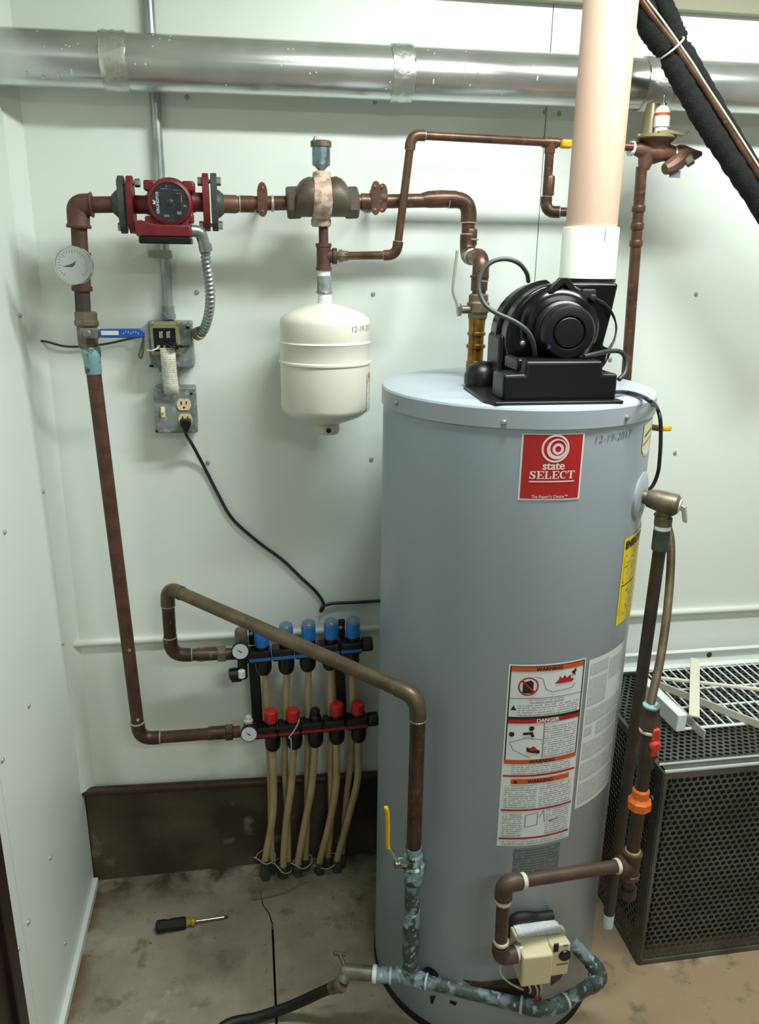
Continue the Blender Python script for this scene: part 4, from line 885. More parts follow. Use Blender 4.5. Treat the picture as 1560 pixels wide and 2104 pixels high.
obj('valve_body', G().lathe((rb.x+.003, rb.y, zz_(656)), up, [(rH*1.3, 0), (rH*1.45, .004), (rH*1.45, .012), (rH*1.7, .016), (rH*1.7, .034), (rH*1.45, .038), (rH*1.45, .05), (rH*1.25, .053)], 8), M_bronze, bv, smooth=20)
st0 = at(962, 636, rb.y-.004); obj('stem', G().cyl((rb.x, rb.y-.004, st0.z), at(944, 636, rb.y-.008), 0.0085, 12), M_bronze, bv)
obj('stem_nut', hexnut(G(), at(948, 637, rb.y-.008), -X, 0.013, 0.009), M_steel, bv, smooth=20)
obj('lever', G().tube(spline([at(944, 648, rb.y-.01), at(941, 628, rb.y-.012), at(932, 604, rb.y-.016), at(931, 590, rb.y-.018), at(935, 555, rb.y-.02), at(940, 515, rb.y-.022)], 6), [0.0048]*7+[0.0032]*24, 8), mat('lever_dull', (176, 176, 158), 0.45, metal=0.4), bv)
# clamps on the header
def clamp(u, v, n, lab):
    c = at(u, v, HY); t = thing('pipe_clamp', lab, 'pipe clamp', tuple(c))
    for i in range(n):
        uu = u+(i*14-(n-1)*7 if n > 1 else 0); c = at(uu, v, HY)
        obj('strap', G().prism([(11*k*math.cos(a), (34 if i == 0 else 29)*k*math.copysign(abs(math.sin(a))**.6, math.sin(a))) for a in [2*PI*j/20 for j in range(20)]], c+Yv*(-.018 if i == 0 else -.016), (1, 0, 0), (0, 0, 1), (0, 1, 0), 0.004), M_cop if i == 0 else M_rust, t, smooth=25, bev=0.001)
        obj('saddle', G().lathe(c-X*10*k, X, [(rH*1.2, 0), (rH*1.22, .002), (rH*1.22, 18*k), (rH*1.2, 20*k)], 20), M_cop if i == 0 else M_rust, t)
        for dv in (-24, 24): obj('screw', G().lathe(at(uu, v+dv, HY-.016), -Yv, [(0.0045, 0), (0.004, 0.0025), (0.0015, 0.0035)], 10), M_bronzed, t)
    obj('standoff', G().cyl(at(u, v, HY), Vector((at(u, v, HY).x, YW, at(u, v, HY).z)), 0.007, 10).cyl(Vector((at(u, v, HY).x, YW-.004, at(u, v, HY).z)), Vector((at(u, v, HY).x, YW, at(u, v, HY).z)), 0.02, 16), M_cop, t)
clamp(539, 411, 1, 'single brown strap clamp on the header left of the air separator')
clamp(777, 408, 2, 'double brown strap clamp on the header right of the air separator')

# ================================================================== AIR SEPARATOR and VENT
sep = thing('air_separator', 'rough brown two-lobed air separator with pale sealant band in the header', 'air separator', tuple(at(661, 470, HY)))
def secs(us, tops, bots, ws, n=24):
    out = []
    for u, t, b, w_ in zip(us, tops, bots, ws):
        zt_, zb2_ = at(u, t, HY).z, at(u, b, HY).z; xx = at(u, (t+b)/2, HY).x; cz = (zt_+zb2_)/2; h = (zt_-zb2_)/2
        out.append([Vector((xx, HY+w_*math.cos(2*PI*i/n), cz+h*math.sin(2*PI*i/n))) for i in range(n)])
    return out
us = [606, 610, 616, 624, 634, 645, 652, 662, 672, 680, 690, 700, 708, 714, 718]
obj('body', G().loft(secs(us, [392, 384, 374, 367, 363, 364, 369, 372, 369, 364, 362, 366, 374, 384, 394], [446]*15, [.036, .042, .046, .049, .051, .051, .050, .049, .050, .051, .051, .049, .046, .042, .036])), M_sep, sep)
for ua, ub in ((589, 618), (708, 736)):
    a_0, b_0 = at(ua, 417, HY), at(ub, 416, HY); obj('hex_end', hexnut(G(), a_0, b_0-a_0, 32*k, (b_0-a_0).length), M_sep, sep, smooth=20)
    
us = [641, 643, 648, 660, 672, 677, 679]
rr_ = random.Random(5)
obj('sealant_band', G().loft([[p+Vector((rr_.uniform(-.0012, .0012), 0, 0)) for p in r] for r in secs(us, [372, 362, 359, 357, 359, 362, 372], [444, 452, 456, 457, 456, 452, 444], [.050, .0535, .0545, .055, .0545, .0535, .050])]), M_pink, sep)
obj('bottom_boss', G().lathe(at(660, 466, HY), up, [(0.019, 0), (0.022, 0.004), (0.022, 0.014), (0.018, 0.02)], 18), M_pink, sep)
obj('top_boss', G().lathe(at(661, 363, HY), up, [(0.02, 0), (0.019, 0.008), (0.014, 0.011)], 16), M_pink, sep)
av = thing('air_vent', 'small blue-grey cylindrical air vent on top of the air separator', 'air vent', tuple(at(660, 353, HY)))
vz = lambda v: at(660, v, HY).z
xv = at(660, 320, HY).x
obj('vent_body', G().lathe((xv, HY, vz(355)), up, [(0.005, 0), (0.006, 0.004), (0.008, 0.006), (0.014, 0.012), (0.0195, 0.015), (0.0195, vz(300)-vz(355))], 28), M_ventb, av)
obj('vent_cap', G().lathe((xv, HY, vz(303)), up, [(0.0195, 0), (0.0225, 0.001), (0.0225, 0.011), (0.020, 0.013)], 28), M_bronze, av)
obj('vent_nozzle', G().lathe((xv-.014, HY-.012, vz(294)), up, [(0.0045, 0), (0.0045, 0.005), (0.002, 0.011)], 10), M_ventb, av)

# ================================================================== EXPANSION TANK and its tee
xt = at(668, 700, HY).x
ez = lambda v: at(668, v, HY-.09).z
eR = 92/pm(668, 740, HY)
ezt, ezb = at(668, 622, HY).z, at(668, 872, HY).z
z_sh, z_bt = at(668, 662, HY-.06).z, at(668, 848, HY-.08).z
et = thing('expansion_tank', 'ivory cylindrical expansion tank hanging under the air separator', 'expansion tank', (xt, HY, ezb))
pr = [(0.004, 0), (0.02, 0.002), (0.05, 0.009), (eR-.018, 0.024), (eR-.004, 0.036), (eR, 0.046)]
Ht = ezt-ezb
zr1, zr2 = at(668, 752, HY-.09).z-ezb, at(668, 706, HY-.09).z-ezb
pr += [(eR, zr1-.005), (eR+.003, zr1-.002), (eR+.003, zr1+.002), (eR, zr1+.005), (eR, zr2-.006), (eR+.0015, zr2-.004), (eR-.002, zr2-.001), (eR-.002, zr2+.002), (eR-.001, zr2+.006), (eR-.001, Ht-.044), (eR-.003, Ht-.034), (eR-.012, Ht-.025), (eR-.03, Ht-.017), (0.045, Ht-.008), (0.02, Ht-.002), (0.012, Ht)]
obj('shell', G().lathe((xt, HY, ezb), up, pr, 64), M_etank, et)
obj('air_valve_skirt', G().lathe((xt+.003, HY, ezb-.024), up, [(0.012, 0), (0.026, 0.003), (0.031, 0.014), (0.028, 0.028)], 24), mat('skirt_ivory', (206, 200, 180), 0.4), et)
obj('air_valve', G().lathe((xt+.004, HY-.026, ezb-.008), (0, -1, 0.0), [(0.006, 0), (0.006, 0.008), (0.003, 0.009)], 12), M_black, et)
g = G(); vs, fs = text2d('12-19-2017', 0.018, -0.0002, 'LEFT'); aa = math.radians(-62)
def ep(a, z, off=.0008): return Vector((xt+(eR+off)*math.cos(a), HY+(eR+off)*math.sin(a), z))
g.add([ep(aa+p[0]/eR, at(745, 682, HY-.09).z+p[1]) for p in vs], fs); obj('handwritten_date', g, M_pencil, et, keepn=True)
g = G(); a1_ = math.radians(-30)
for i in range(9):
    for z in (at(755, 848, HY-.06).z, at(755, 770, HY-.06).z): g.v.append(ep(a1_+i*.06, z)); 
g.uv = [((i//2)*.006, (i % 2)*.09) for i in range(18)]; g.f = [(2*i, 2*i+2, 2*i+3, 2*i+1) for i in range(8)]
tl = obj('side_label', g, print_mat('tank_label_print', (216, 216, 204), (160, 160, 152)), et)
g = G(); zt3 = at(757, 778, HY-.06).z; g.add([ep(a1_+.05+p[0]/eR, zt3+p[1], .0013) for p in ((-.004, -.012), (.024, -.012), (.010, .014))], [(0, 1, 2)]); obj('red_triangle', g, M_lred, tl, keepn=True)
tee = thing('makeup_tee', 'rust-red iron tee with galvanised coupling between separator and expansion tank', 'pipe fitting', (xt, HY, ezt))
tz = lambda v: at(668, v, HY).z
xq = at(665, 500, HY).x
obj('nipple', G().cyl((xq, HY, tz(505)), (xq, HY, tz(458)), 0.0105, 16), M_rust, tee)
obj('tee_body', G().lathe((xq, HY, tz(556)), up, [(0.0175, 0), (0.0175, .007), (0.0155, .009), (0.0155, tz(500)-tz(556)-.009), (0.0175, tz(500)-tz(556)-.007), (0.0175, tz(500)-tz(556))], 18)
    .lathe((xq, HY, tz(526)), X, [(0.014, 0), (0.0145, .018), (0.0175, .020), (0.0175, .029)], 18), M_rust, tee)
obj('thread_tape', G().cyl((xq, HY, tz(570)), (xq, HY, tz(556)), 0.0145, 16), M_tefl, tee)
obj('coupling', G().lathe((xq+.001, HY, tz(604)), up, [(0.016, 0), (0.0185, .003), (0.0165, .008), (0.016, tz(568)-tz(604)), (0.014, tz(566)-tz(604))], 18), M_galv, tee)
obj('thread_tape', G().lathe((xt, HY, ezt-.002), up, [(0.0155, 0), (0.0165, .004), (0.015, .006), (0.0165, .009), (0.014, tz(603)-ezt+.003)], 16), M_tefl, tee)

# ================================================================== MAKE-UP WATER PIPE to the regulator
r2 = 8.6*k
mk = thing('makeup_pipe', 'slim copper make-up pipe stepping up from the tee to the regulator', 'pipe', tuple(at(812, 530, 1.82)))
p0 = at(690, 526, HY); p1 = at(815, 524, 1.835); p2 = at(846, 277, 1.825); p3 = at(1300, 302, 1.835)
run(mk, [p0, p1, p2, p3], r2, M_cop, M_cop, M_solder, 1.3)
obj('adapter', G().lathe(at(696, 526, HY), (p1-p0), [(0.0135, 0), (0.0135, .008), (0.0115, .010), (0.0105, .022)], 8), M_bronze, mk, smooth=20)
tpt = at(1131, 294, 1.833)
obj('tee', G().lathe(at(1116, 292, 1.833), p3-p2, [(r2*1.3, 0), (r2*1.3, 32*k)], 16).lathe(tpt, -up, [(r2*1.3, 0), (r2*1.3, 20*k)], 16), M_cop, mk)
yh = obj('yellow_handle', G().box(at(1164, 296, 1.822), (0.027, 0.02, 0.018)), M_yel, mk, bev=0.005); yh['label'] = 'yellow valve handle'
q1 = Vector((tpt.x, 1.833, at(1126, 436, 1.833).z)); q2 = Vector((at(1212, 438, 1.80).x, 1.79, q1.z))
br = thing('cold_inlet_pipe', 'copper branch dropping from the make-up pipe behind the beige vent pipe', 'pipe', tuple(q2-up*0.3))
run(br, [tpt-up*0.012, q1, q2, Vector((q2.x, q2.y, TZ+.001))], r2*1.12, M_cop, M_copd, M_solder, 1.3)
obj('coupling', G().lathe(at(1127, 402, 1.833), up, [(r2*1.35, 0), (r2*1.35, 36*k), (r2*1.1, 40*k)], 16), M_cop, br)

# ================================================================== PRESSURE REGULATOR
RY = 1.845
kr = 1/pm(1345, 300, RY)
rg_ = thing('pressure_regulator', 'bronze pressure regulator with olive bonnet and white cartridge below the duct', 'regulator', tuple(at(1345, 350, RY)))
rc = at(1343, 308, RY)
def rp(u, v, dy=0): return at(u, v, RY+dy)
obj('body', G().tube([rp(1302, 305), rp(1312, 306), rp(1330, 310), rp(1345, 312), rp(1362, 312), rp(1380, 315), rp(1388, 316)], [11*kr, 15*kr, 19*kr, 24*kr, 19*kr, 15*kr, 13*kr], 20).lathe(rp(1345, 312), up, [(22*kr, 0), (30*kr, 16*kr), (38*kr, 22*kr), (38*kr, 26*kr)], 24).lathe(rp(1330, 316), Vector((-.12, 0, -1)), [(18*kr, 0), (14*kr, 20*kr), (11*kr, 30*kr)], 16), M_bronzed, rg_)
obj('flange', G().lathe(rp(1344, 288), up, [(40*kr, 0), (45*kr, 2*kr), (45*kr, 7*kr), (40*kr, 9*kr), (20*kr, 12*kr)], 32), M_olv, rg_)
obj('bonnet', G().lathe(rp(1336, 282, .014), up, [(21*kr, 0), (19*kr, 10*kr), (16*kr, 50*kr), (13*kr, 62*kr), (4*kr, 66*kr)], 24), M_olv, rg_)
ct = obj('cartridge', G().lathe(rp(1357, 280, -.022), up, [(13*kr, 0), (13*kr, 16*kr), (15.5*kr, 17*kr), (15.5*kr, 44*kr), (13*kr, 52*kr), (7*kr, 56*kr), (4*kr, 57*kr)], 24), M_wht, rg_)
obj('orange_stripe', G().lathe(rp(1357, 280, -.022)+up*37*kr, up, [(15.9*kr, 0), (15.9*kr, 5*kr)], 24), M_lor, ct)
obj('stem', G().lathe(rp(1357, 280, -.022)+up*56*kr, up, [(6*kr, 0), (6*kr, 4*kr), (2.5*kr, 5*kr), (2.5*kr, 14*kr), (4*kr, 15*kr), (3*kr, 19*kr)], 12), M_steel, rg_)
obj('lever', G().prism([(0, 0), (18*kr, 3*kr), (44*kr, -1*kr), (64*kr, 2*kr), (64*kr, -1*kr), (52*kr, -8*kr), (18*kr, -4*kr), (0, -6*kr)], rp(1356, 268, -.045), (1, 0, 0), (0, 0, 1), (0, 1, 0), 0.014), M_olv, rg_, smooth=20, bev=0.001)
for (u, v) in ((1313, 280), (1340, 281), (1376, 279)): obj('screw', G().lathe(rp(u, v, -.03), up, [(3.5*kr, 0), (3.5*kr, 4*kr), (2*kr, 5*kr)], 8), M_yzinc, rg_)
for u in (1297, 1386): obj('thread_tape', G().cyl(rp(u-3, 305 if u < 1300 else 316), rp(u+4, 306 if u < 1300 else 316), 14.5*kr, 18), M_tefl, rg_)
obj('strainer', G().tube([rp(1384, 316), rp(1394, 316), rp(1404, 318), rp(1418, 319), rp(1430, 318), rp(1441, 316)], [14*kr, 18*kr, 19*kr, 15*kr, 10*kr, 5*kr], 10).tube([rp(1402, 320), rp(1392, 332, -.008), rp(1376, 344, -.012), rp(1366, 348, -.014)], [17*kr, 18*kr, 15*kr, 11*kr], 10), M_bronzed, rg_, smooth=25)
obj('hex_plug', hexnut(G(), rp(1408, 334, -.012), (rp(1424, 324, -.018)-rp(1408, 334, -.012)), 12*kr, 16*kr), M_bronze, rg_, smooth=20)
obj('metal_tag', G().box(rp(1387, 358, -.012), (24*kr, 0.0015, 14*kr)), mat('tag_blue_grey', (110, 124, 136), 0.4), rg_, smooth=0)
fd = thing('feed_pipe', 'brown copper pipe dropping from the regulator down the wall behind the tank', 'pipe', tuple(at(1290, 760, RY)))
fa = at(1319, 340, RY); fb = Vector((fa.x, RY, 0.95))
fa2 = at(1319, 342, RY); fb2 = at(1287, 775, RY+.03)
obj('pipe', G().cyl(fa2, fa2+(fb2-fa2)*1.7, 11.5*kr, 18), M_cop, fd)
for v in (416, 450, 484): 
    c = fa2+(fb2-fa2)*((v-342)/433); obj('coupling', G().lathe(c, fb2-fa2, [(13*kr, 0), (14*kr, 2*kr), (14*kr, 12*kr), (12.5*kr, 14*kr)], 16), M_cop, fd)
fq = fa2+(fb2-fa2)*((880-342)/433)
obj('valve_stem', G().cyl(fq, at(1354, 880, fq.y), 0.008, 10), M_brass, fd); obj('handle_shank', G().box(at(1354, 880, fq.y), (0.02, 0.006, 0.008)), M_blackm, fd, smooth=0)
hg = obj('handle_grip', G().box(at(1370, 880, fq.y), (0.024, 0.014, 0.014)), M_yel, fd, bev=0.004); hg['label'] = 'small yellow valve handle'

# ================================================================== SUPPLY RISER at the left: elbow, gauge tee, valve, long pipe to the red manifold
sp_ = thing('supply_riser_pipe', 'rust-brown supply pipe dropping from the pump down to the red manifold', 'pipe', tuple(at(290, 1530, 1.93)))
MY = 1.925
ec = at(160, 423, HY); ed = at(171, 640, HY)
obj('nipple', G().cyl(at(185, 421, HY), at(244, 420, HY), 16*k, 18), M_rust, sp_)
dn = (ed-ec).normalized()
obj('iron_elbow', G().tube([at(190, 421, HY), at(188, 421, HY), at(186, 421, HY)]+fillet([at(184, 421, HY), ec, ec+dn*0.030], 0.034)[1:-1]+[ec+dn*0.034, ec+dn*0.040, ec+dn*0.044], [24*k, 25*k, 22*k]+[22.5*k]*9+[22*k, 25*k, 24*k], 22), M_rust, sp_)
obj('nipple', G().cyl(ec+dn*0.03, ec+dn*0.13, 16*k, 18), M_rust, sp_); obj('nipple', G().cyl(ec+dn*0.13, ed, 15.5*k, 18), M_iron, sp_)
gt = at(167, 545, HY)
obj('gauge_tee', G().lathe(ec+dn*0.092, dn, [(20*k, 0), (21*k, .002), (21*k, .010), (18*k, .012), (18*k, .068), (21*k, .070), (21*k, .078), (20*k, .08)], 20).lathe(gt+X*-.0, Vector((-.25, -1, 0)), [(17*k, 0), (17*k, .026), (20*k, .028), (20*k, .034)], 18), M_rust, sp_)
tg_g = thing('temperature_gauge', 'round white dial thermometer on the left riser under the iron elbow', 'gauge', tuple(at(150, 585, 1.80)))
gc = at(150, 545, 1.80); gn = Vector((-.10, -1, 0.06)).normalized(); kg = 1/pm(150, 545, 1.80)
obj('stem', G().cyl(gc-gn*0.045, gc-gn*0.01, 0.007, 10), M_steel, tg_g)
obj('case', G().lathe(gc-gn*0.014, gn, [(34*kg, 0), (39*kg, .002), (39*kg, .014), (38*kg, .0155), (35.5*kg, .0155), (35.5*kg, .0135)], 40), M_steel, tg_g)
di = obj('dial', G().lathe(gc-gn*0.002, gn, [(35.6*kg, 0), (35.6*kg, .0012)], 40), M_dial, tg_g)
gx = Vector((1, 0, 0)); gx = (gx-gn*gx.dot(gn)).normalized(); gu = gn.cross(gx); gu = gu if gu.z > 0 else -gu
def dialp(a, b): return gc-gn*0.0002+gx*a*kg+gu*b*kg
def poly(pts): g = G(); g.add([dialp(*p) for p in pts], [tuple(range(len(pts)))]); return g
nd = G(); nd.v = [dialp(*p) for p in ((-22, -3), (-2, 3), (6, 9), (4, 1), (-2, -4))]; nd.f = [(0, 1, 2, 3, 4)]; obj('needle', nd, M_dialink, di, keepn=True)
g = G()
for i in range(25):
    a = math.radians(225-i*11.25); c, s = math.cos(a), math.sin(a); r0_ = 26 if i % 4 else 23
    g.add([dialp(c*r0_-s*.5, s*r0_+c*.5), dialp(c*31-s*.5, s*31+c*.5), dialp(c*31+s*.5, s*31-c*.5), dialp(c*r0_+s*.5, s*r0_-c*.5)], [(0, 1, 2, 3)])
q = obj('dial_marks', g, M_inkg, di, keepn=True); q['kind'] = 'stuff'
# blue handled ball valve
bv2 = thing('supply_ball_valve', 'iron ball valve with long blue lever on the left riser', 'valve', tuple(at(180, 715, HY)))
vz0, vz1 = at(182, 716, HY), at(176, 640, HY); vd = (vz0-vz1).normalized(); vl = (vz0-vz1).length
obj('valve_body', G().lathe(vz1, vd, [(20*k, 0), (23*k, .002), (23*k, .018), (25*k, .020), (25*k, vl*.36), (21*k, vl*.42), (21*k, vl*.85), (19*k, vl)], 8), M_bronze, bv2, smooth=20)
obj('packing_plate', G().box(at(184, 685, HY-.030), (0.040, 0.006, 0.022)).lathe(at(180, 685, HY-.030), -Yv, [(0.009, 0), (0.009, .008), (0.006, .011)], 12), mat('plate_grey', (122, 124, 118), 0.45, metal=0.4), bv2, smooth=20, bev=0.002)
ha, hb = at(204, 685, HY-.036), at(298, 685, HY-.036)
hd = obj('lever', G().prism([(0, -.009), (.02, -.0095), (hb.x-ha.x-.012, -.010), (hb.x-ha.x-.003, -.007), (hb.x-ha.x, 0), (hb.x-ha.x-.003, .007), (hb.x-ha.x-.012, .010), (.02, .0095), (0, .009)], ha, (1, 0, 0), (0, 0, 1), (0, 1, 0), 0.008), M_blue, bv2, smooth=20, bev=0.002); hd['label'] = 'blue plastic lever'
obj('white_logo', G().box(ha+Vector((.022, -.0004, .001)), (0.036, 0.001, 0.009)), M_ink, hd, smooth=0)
g = G(); g.uv = None
for i in range(7): g.box(ha+Vector((.05+i*.0052, -.0004, (.003 if i % 3 else .0))), (0.0028, 0.001, 0.004)); 
q = obj('moulded_print', g, mat('print_pale_blue', (120, 156, 204), 0.5), hd, smooth=0); q['kind'] = 'stuff'
pa = at(186, 712, HY); pb = at(283, 1512, 1.90); pd_ = (pb-pa).normalized()
obj('corroded_adapter', G().lathe(pa, pd_, [(18*k, 0), (19.5*k, .003), (19.5*k, .022), (17.5*k, .026), (17.5*k, .058), (16*k, .06)], 18), M_tealb, sp_)
pc_ = at(494, 1503, MY); pb2 = at(287, 1518, MY-.01)
rS = 15.5*k
run(sp_, [pa+pd_*0.05, pb2, pc_], rS, M_rust, M_copd, M_solder, 1.12)
obj('coupling', G().lathe(at(428, 1507, MY-.003), pc_-pb2, [(rS*1.15, 0), (rS*1.15, .045)], 18), M_copd, sp_)
obj('union_nut', hexnut(G(), at(463, 1505, MY), pc_-pb2, 0.024, 0.02), M_copd, sp_, smooth=20)
for t in (0.72, 0.93): 
    c = (pa+pd_*0.05).lerp(pb2, t); obj('solder_blob', G().lathe(c+Vector((.004, -rS, 0)), Vector((.2, -1, .2)), [(0.005, -.002), (0.004, .0015), (0.001, .002)], 8), M_tealb, sp_)

# ================================================================== MANIFOLDS
mb = thing('blue_manifold', 'black heating manifold with five blue valve caps on the wall', 'manifold', tuple(at(630, 1390, MY)))
mr_ = thing('red_manifold', 'black heating manifold with red and black valve caps below the blue one', 'manifold', tuple(at(640, 1545, MY)))
ba, be = at(500, 1347, MY), at(745, 1324, MY); ra2, re2 = at(512, 1502, MY), at(757, 1478, MY)
km = 1/pm(620, 1400, MY)
def bar(a, b, par, stripe, sm_, endu):
    d = (b-a).normalized(); L_ = (b-a).length; n5 = 5
    for i in range(5):
        p = a+d*(L_*(0.045+0.19*i)); q = a+d*(L_*(0.045+0.19*(i+1)-.006))
        M3 = Matrix((d, Yv, d.cross(Yv))).transposed()
        sgm = obj('manifold_section', G().box((p+q)/2, ((q-p).length, 0.044, 26*km), M3), M_black, par, smooth=0, bev=0.005)
        obj('colour_stripe', G().box((p+q)/2-Yv*0.0223-up*0.006, ((q-p).length*.96, 0.0014, 6.5*km), M3), sm_, sgm, smooth=0)
    obj('end_cap', G().lathe(b-d*0.002, d, [(14*km, 0), (15*km, .002), (15*km, 20*km), (13*km, 22*km)], 16), M_black, par)
    obj('inlet_body', G().lathe(a-d*0.012, d, [(13*km, 0), (16*km, .004), (16*km, .03), (13*km, .034)], 14), M_blackm, par)
    return d, L_
bar(ba, be, mb, 'blue', M_strb, 0); bar(ra2, re2, mr_, 'red', M_strr, 0)
for i, (u, v) in enumerate(((538, 1306), (588, 1298), (634, 1293), (680, 1290), (725, 1287))):
    b0 = at(u, v+24, MY); ax_ = Vector((0.0, -.10, 1)).normalized()
    cb_ = obj('valve_base', G().lathe(b0-up*0.012, ax_, [(12*km, 0), (14*km, .006), (14*km, .02), (11*km, .024)], 16), M_black, mb)
    cc = obj('blue_cap', G().lathe(b0+ax_*0.006, ax_, [(12*km, 0), (14.5*km, .003), (14.5*km, 32*km), (14*km, 33*km)], 24), M_cap, mb)
    obj('clear_top', G().lathe(b0+ax_*(0.006+32*km), ax_, [(14.2*km, 0), (13*km, 7*km), (8*km, 11*km), (2*km, 12*km)], 20), M_clear, cc)
    cu_, cv_ = ((541, 1352), (588, 1350), (632, 1345), (678, 1342), (722, 1340))[i]
    obj('lower_nut', G().lathe(at(cu_, cv_-6, MY), -up, [(15*km, 0), (17*km, .003), (17*km, 26*km), (15*km, 36*km), (11*km, 41*km)], 14), M_black, mb)
for i, (u, v) in enumerate(((557, 1466), (602, 1464), (648, 1462), (691, 1452), (735, 1449))):
    b0 = at(u, v+18, MY); ax_ = Vector((0, -.10, 1)).normalized()
    obj('valve_base', G().lathe(b0-up*0.012, ax_, [(11*km, 0), (12.5*km, .006), (12.5*km, .016), (10*km, .02)], 16), M_black, mr_)
    if i == 2: obj('bare_stem', G().lathe(b0-up*.002, ax_, [(12*km, 0), (12*km, 14*km), (10*km, 16*km), (10*km, 28*km), (8*km, 31*km)], 16), M_black, mr_)
    else: obj('red_cap', G().lathe(b0+ax_*0.004, ax_, [(11*km, 0), (14*km, .003), (14.5*km, 20*km), (13.5*km, 26*km), (9*km, 28*km)], 12), M_capr, mr_, smooth=20)
    cu_, cv_ = ((560, 1512), (605, 1508), (648, 1504), (692, 1498), (737, 1494))[i]
    obj('lower_nut', G().lathe(at(cu_, cv_-6, MY), -up, [(15*km, 0), (17*km, .003), (17*km, 26*km), (15*km, 34*km), (11*km, 39*km)], 14), M_black, mr_)
# brackets joining the two bars
for (ua, va, ub, vb_, w_) in ((521, 1350, 530, 1492, 22), (697, 1340, 704, 1478, 20)):
    a, b = at(ua, va, 1.965), at(ub, vb_, 1.965)
    obj('bracket', G().prism([(-w_/2*km, 0), (w_/2*km, 0), (w_/2*km+b.x-a.x, b.z-a.z), (-w_/2*km+b.x-a.x, b.z-a.z)], a, (1, 0, 0), (0, 0, 1), (0, 1, 0), 0.03), M_blackm, mb, smooth=0, bev=0.002)
for (u, v, uu, vv) in ((518, 1305, 515, 1322), (702, 1292, 700, 1310)):
    obj('bracket_ear', G().box(at(u, v, 1.955), (0.018, 0.012, 0.055)), M_blackm, mb, smooth=0, bev=0.003)
    obj('ear_screw', G().lathe(at(u-2, v-3, 1.948), -Yv, [(0.0055, 0), (0.005, .004), (0.002, .005)], 10), M_zinc, mb)
# dial gauges, drain valve, air cock
def mini(u, v, par):
    c = at(u, v, MY-.035); n = Vector((-.05, -1, .1)).normalized()
    q = obj('thermometer', G().lathe(c-n*0.014, n, [(14*km, 0), (17.5*km, .003), (17.5*km, .015), (16*km, .016)], 24), M_blackm, par)
    f = obj('dial', G().lathe(c+n*0.0005, n, [(15.5*km, 0), (15.5*km, .0022)], 24), M_dial, q)
    g = G(); xx = Vector((1, 0, 0)); c2_ = c+n*.0032; g.add([c2_+xx*a*km+up*b*km for a, b in ((-7, 6), (6, -3), (4, -7))], [(0, 1, 2)]); 
    nd_ = obj('needle', g, M_dialink, q, keepn=True)
mini(494, 1338, mb); mini(512, 1508, mr_)
obj('drain_body', G().cyl(at(498, 1352, MY-.01), at(499, 1392, MY-.01), 0.013, 12), M_blackm, mb)
obj('drain_knob', G().lathe(at(470, 1386, MY-.02), Vector((1, .1, .05)), [(0.010, 0), (0.0155, .003), (0.0155, .022), (0.011, .026)], 10).box(at(486, 1392, MY-.018), (0.026, 0.02, 0.016)), M_black, mb, smooth=25)
obj('drain_cap', G().lathe(at(497, 1391, MY-.03), up, [(0.0095, 0), (0.0095, .018), (0.007, .02)], 12), M_wht, mb)
obj('air_cock', G().lathe(at(511, 1488, MY-.01), up, [(0.010, 0), (0.012, .008), (0.012, .014), (0.008, .016), (0.008, .024), (0.005, .027)], 12), M_dope, mr_)
obj('air_cock_base', G().lathe(at(511, 1496, MY-.01), up, [(0.013, 0), (0.013, .014)], 12), M_blackm, mr_)
obj('bottle_vent', G().lathe(at(497, 1335, MY+.012), up, [(0.014, 0), (0.017, .006), (0.017, .055), (0.014, .06)], 16), M_bronze, mb)
tag(obj('white_zip_wire', G().tube(spline([at(615, 1478, MY-.03), at(610, 1492, MY-.034), at(600, 1508, MY-.036), at(594, 1515, MY-.036), at(598, 1520, MY-.036), at(599, 1540, MY-.034)]), 0.0016, 6), M_tie), 'thin white wire hanging over the red manifold stripe', 'wire')

# ================================================================== PEX TUBES
ord_ = ('first', 'second', 'third', 'fourth', 'fifth')
fr_ = [[(560, 1540), (562, 1600), (560, 1680), (545, 1766)], [(604, 1535), (598, 1620), (588, 1690), (582, 1782)], [(648, 1530), (640, 1620), (625, 1700), (612, 1778)], [(692, 1525), (690, 1620), (675, 1700), (657, 1785)], [(737, 1520), (735, 1600), (716, 1680), (693, 1766)]]
re_ = [[(545, 1375), (551, 1500), (556, 1620), (558, 1764)], [(590, 1370), (585, 1560), (590, 1660), (593, 1788)], [(634, 1368), (632, 1560), (631, 1680), (628, 1774)], [(680, 1362), (680, 1600), (680, 1690), (674, 1772)], [(725, 1358), (722, 1540), (712, 1640), (703, 1752)]]
for i in range(5):
    for pts_, yt, yb_, rr, nm in ((fr_[i], MY, 1.965, 7.9, 'red'), (re_[i], MY+.022, 1.985, 7.0, 'blue')):
        yy = [yt+(yb_-yt)*t for t in (0, .25, .6, 1)]
        if nm == 'blue': yy = [MY, 1.955, 1.972, yb_]
        ps = [at(p[0], p[1], y) for p, y in zip(pts_, yy)]; e = ps[-1]; e.z = max(e.z, 0.04)
        t = thing('heating_tube', '%s tan plastic heating tube from the left under the %s manifold' % (ord_[i], nm), 'tube', (e.x, e.y, 0), 'tan heating tubes rising from the floor')
        obj('tube', G().tube(spline(ps+[Vector((e.x, e.y, 0.0))], 8), rr*km, 12), M_pex, t)
        obj('sleeve', G().cyl((e.x, e.y, -0.002), (e.x, e.y, e.z), rr*km+.0035, 14), M_sleeve, t)
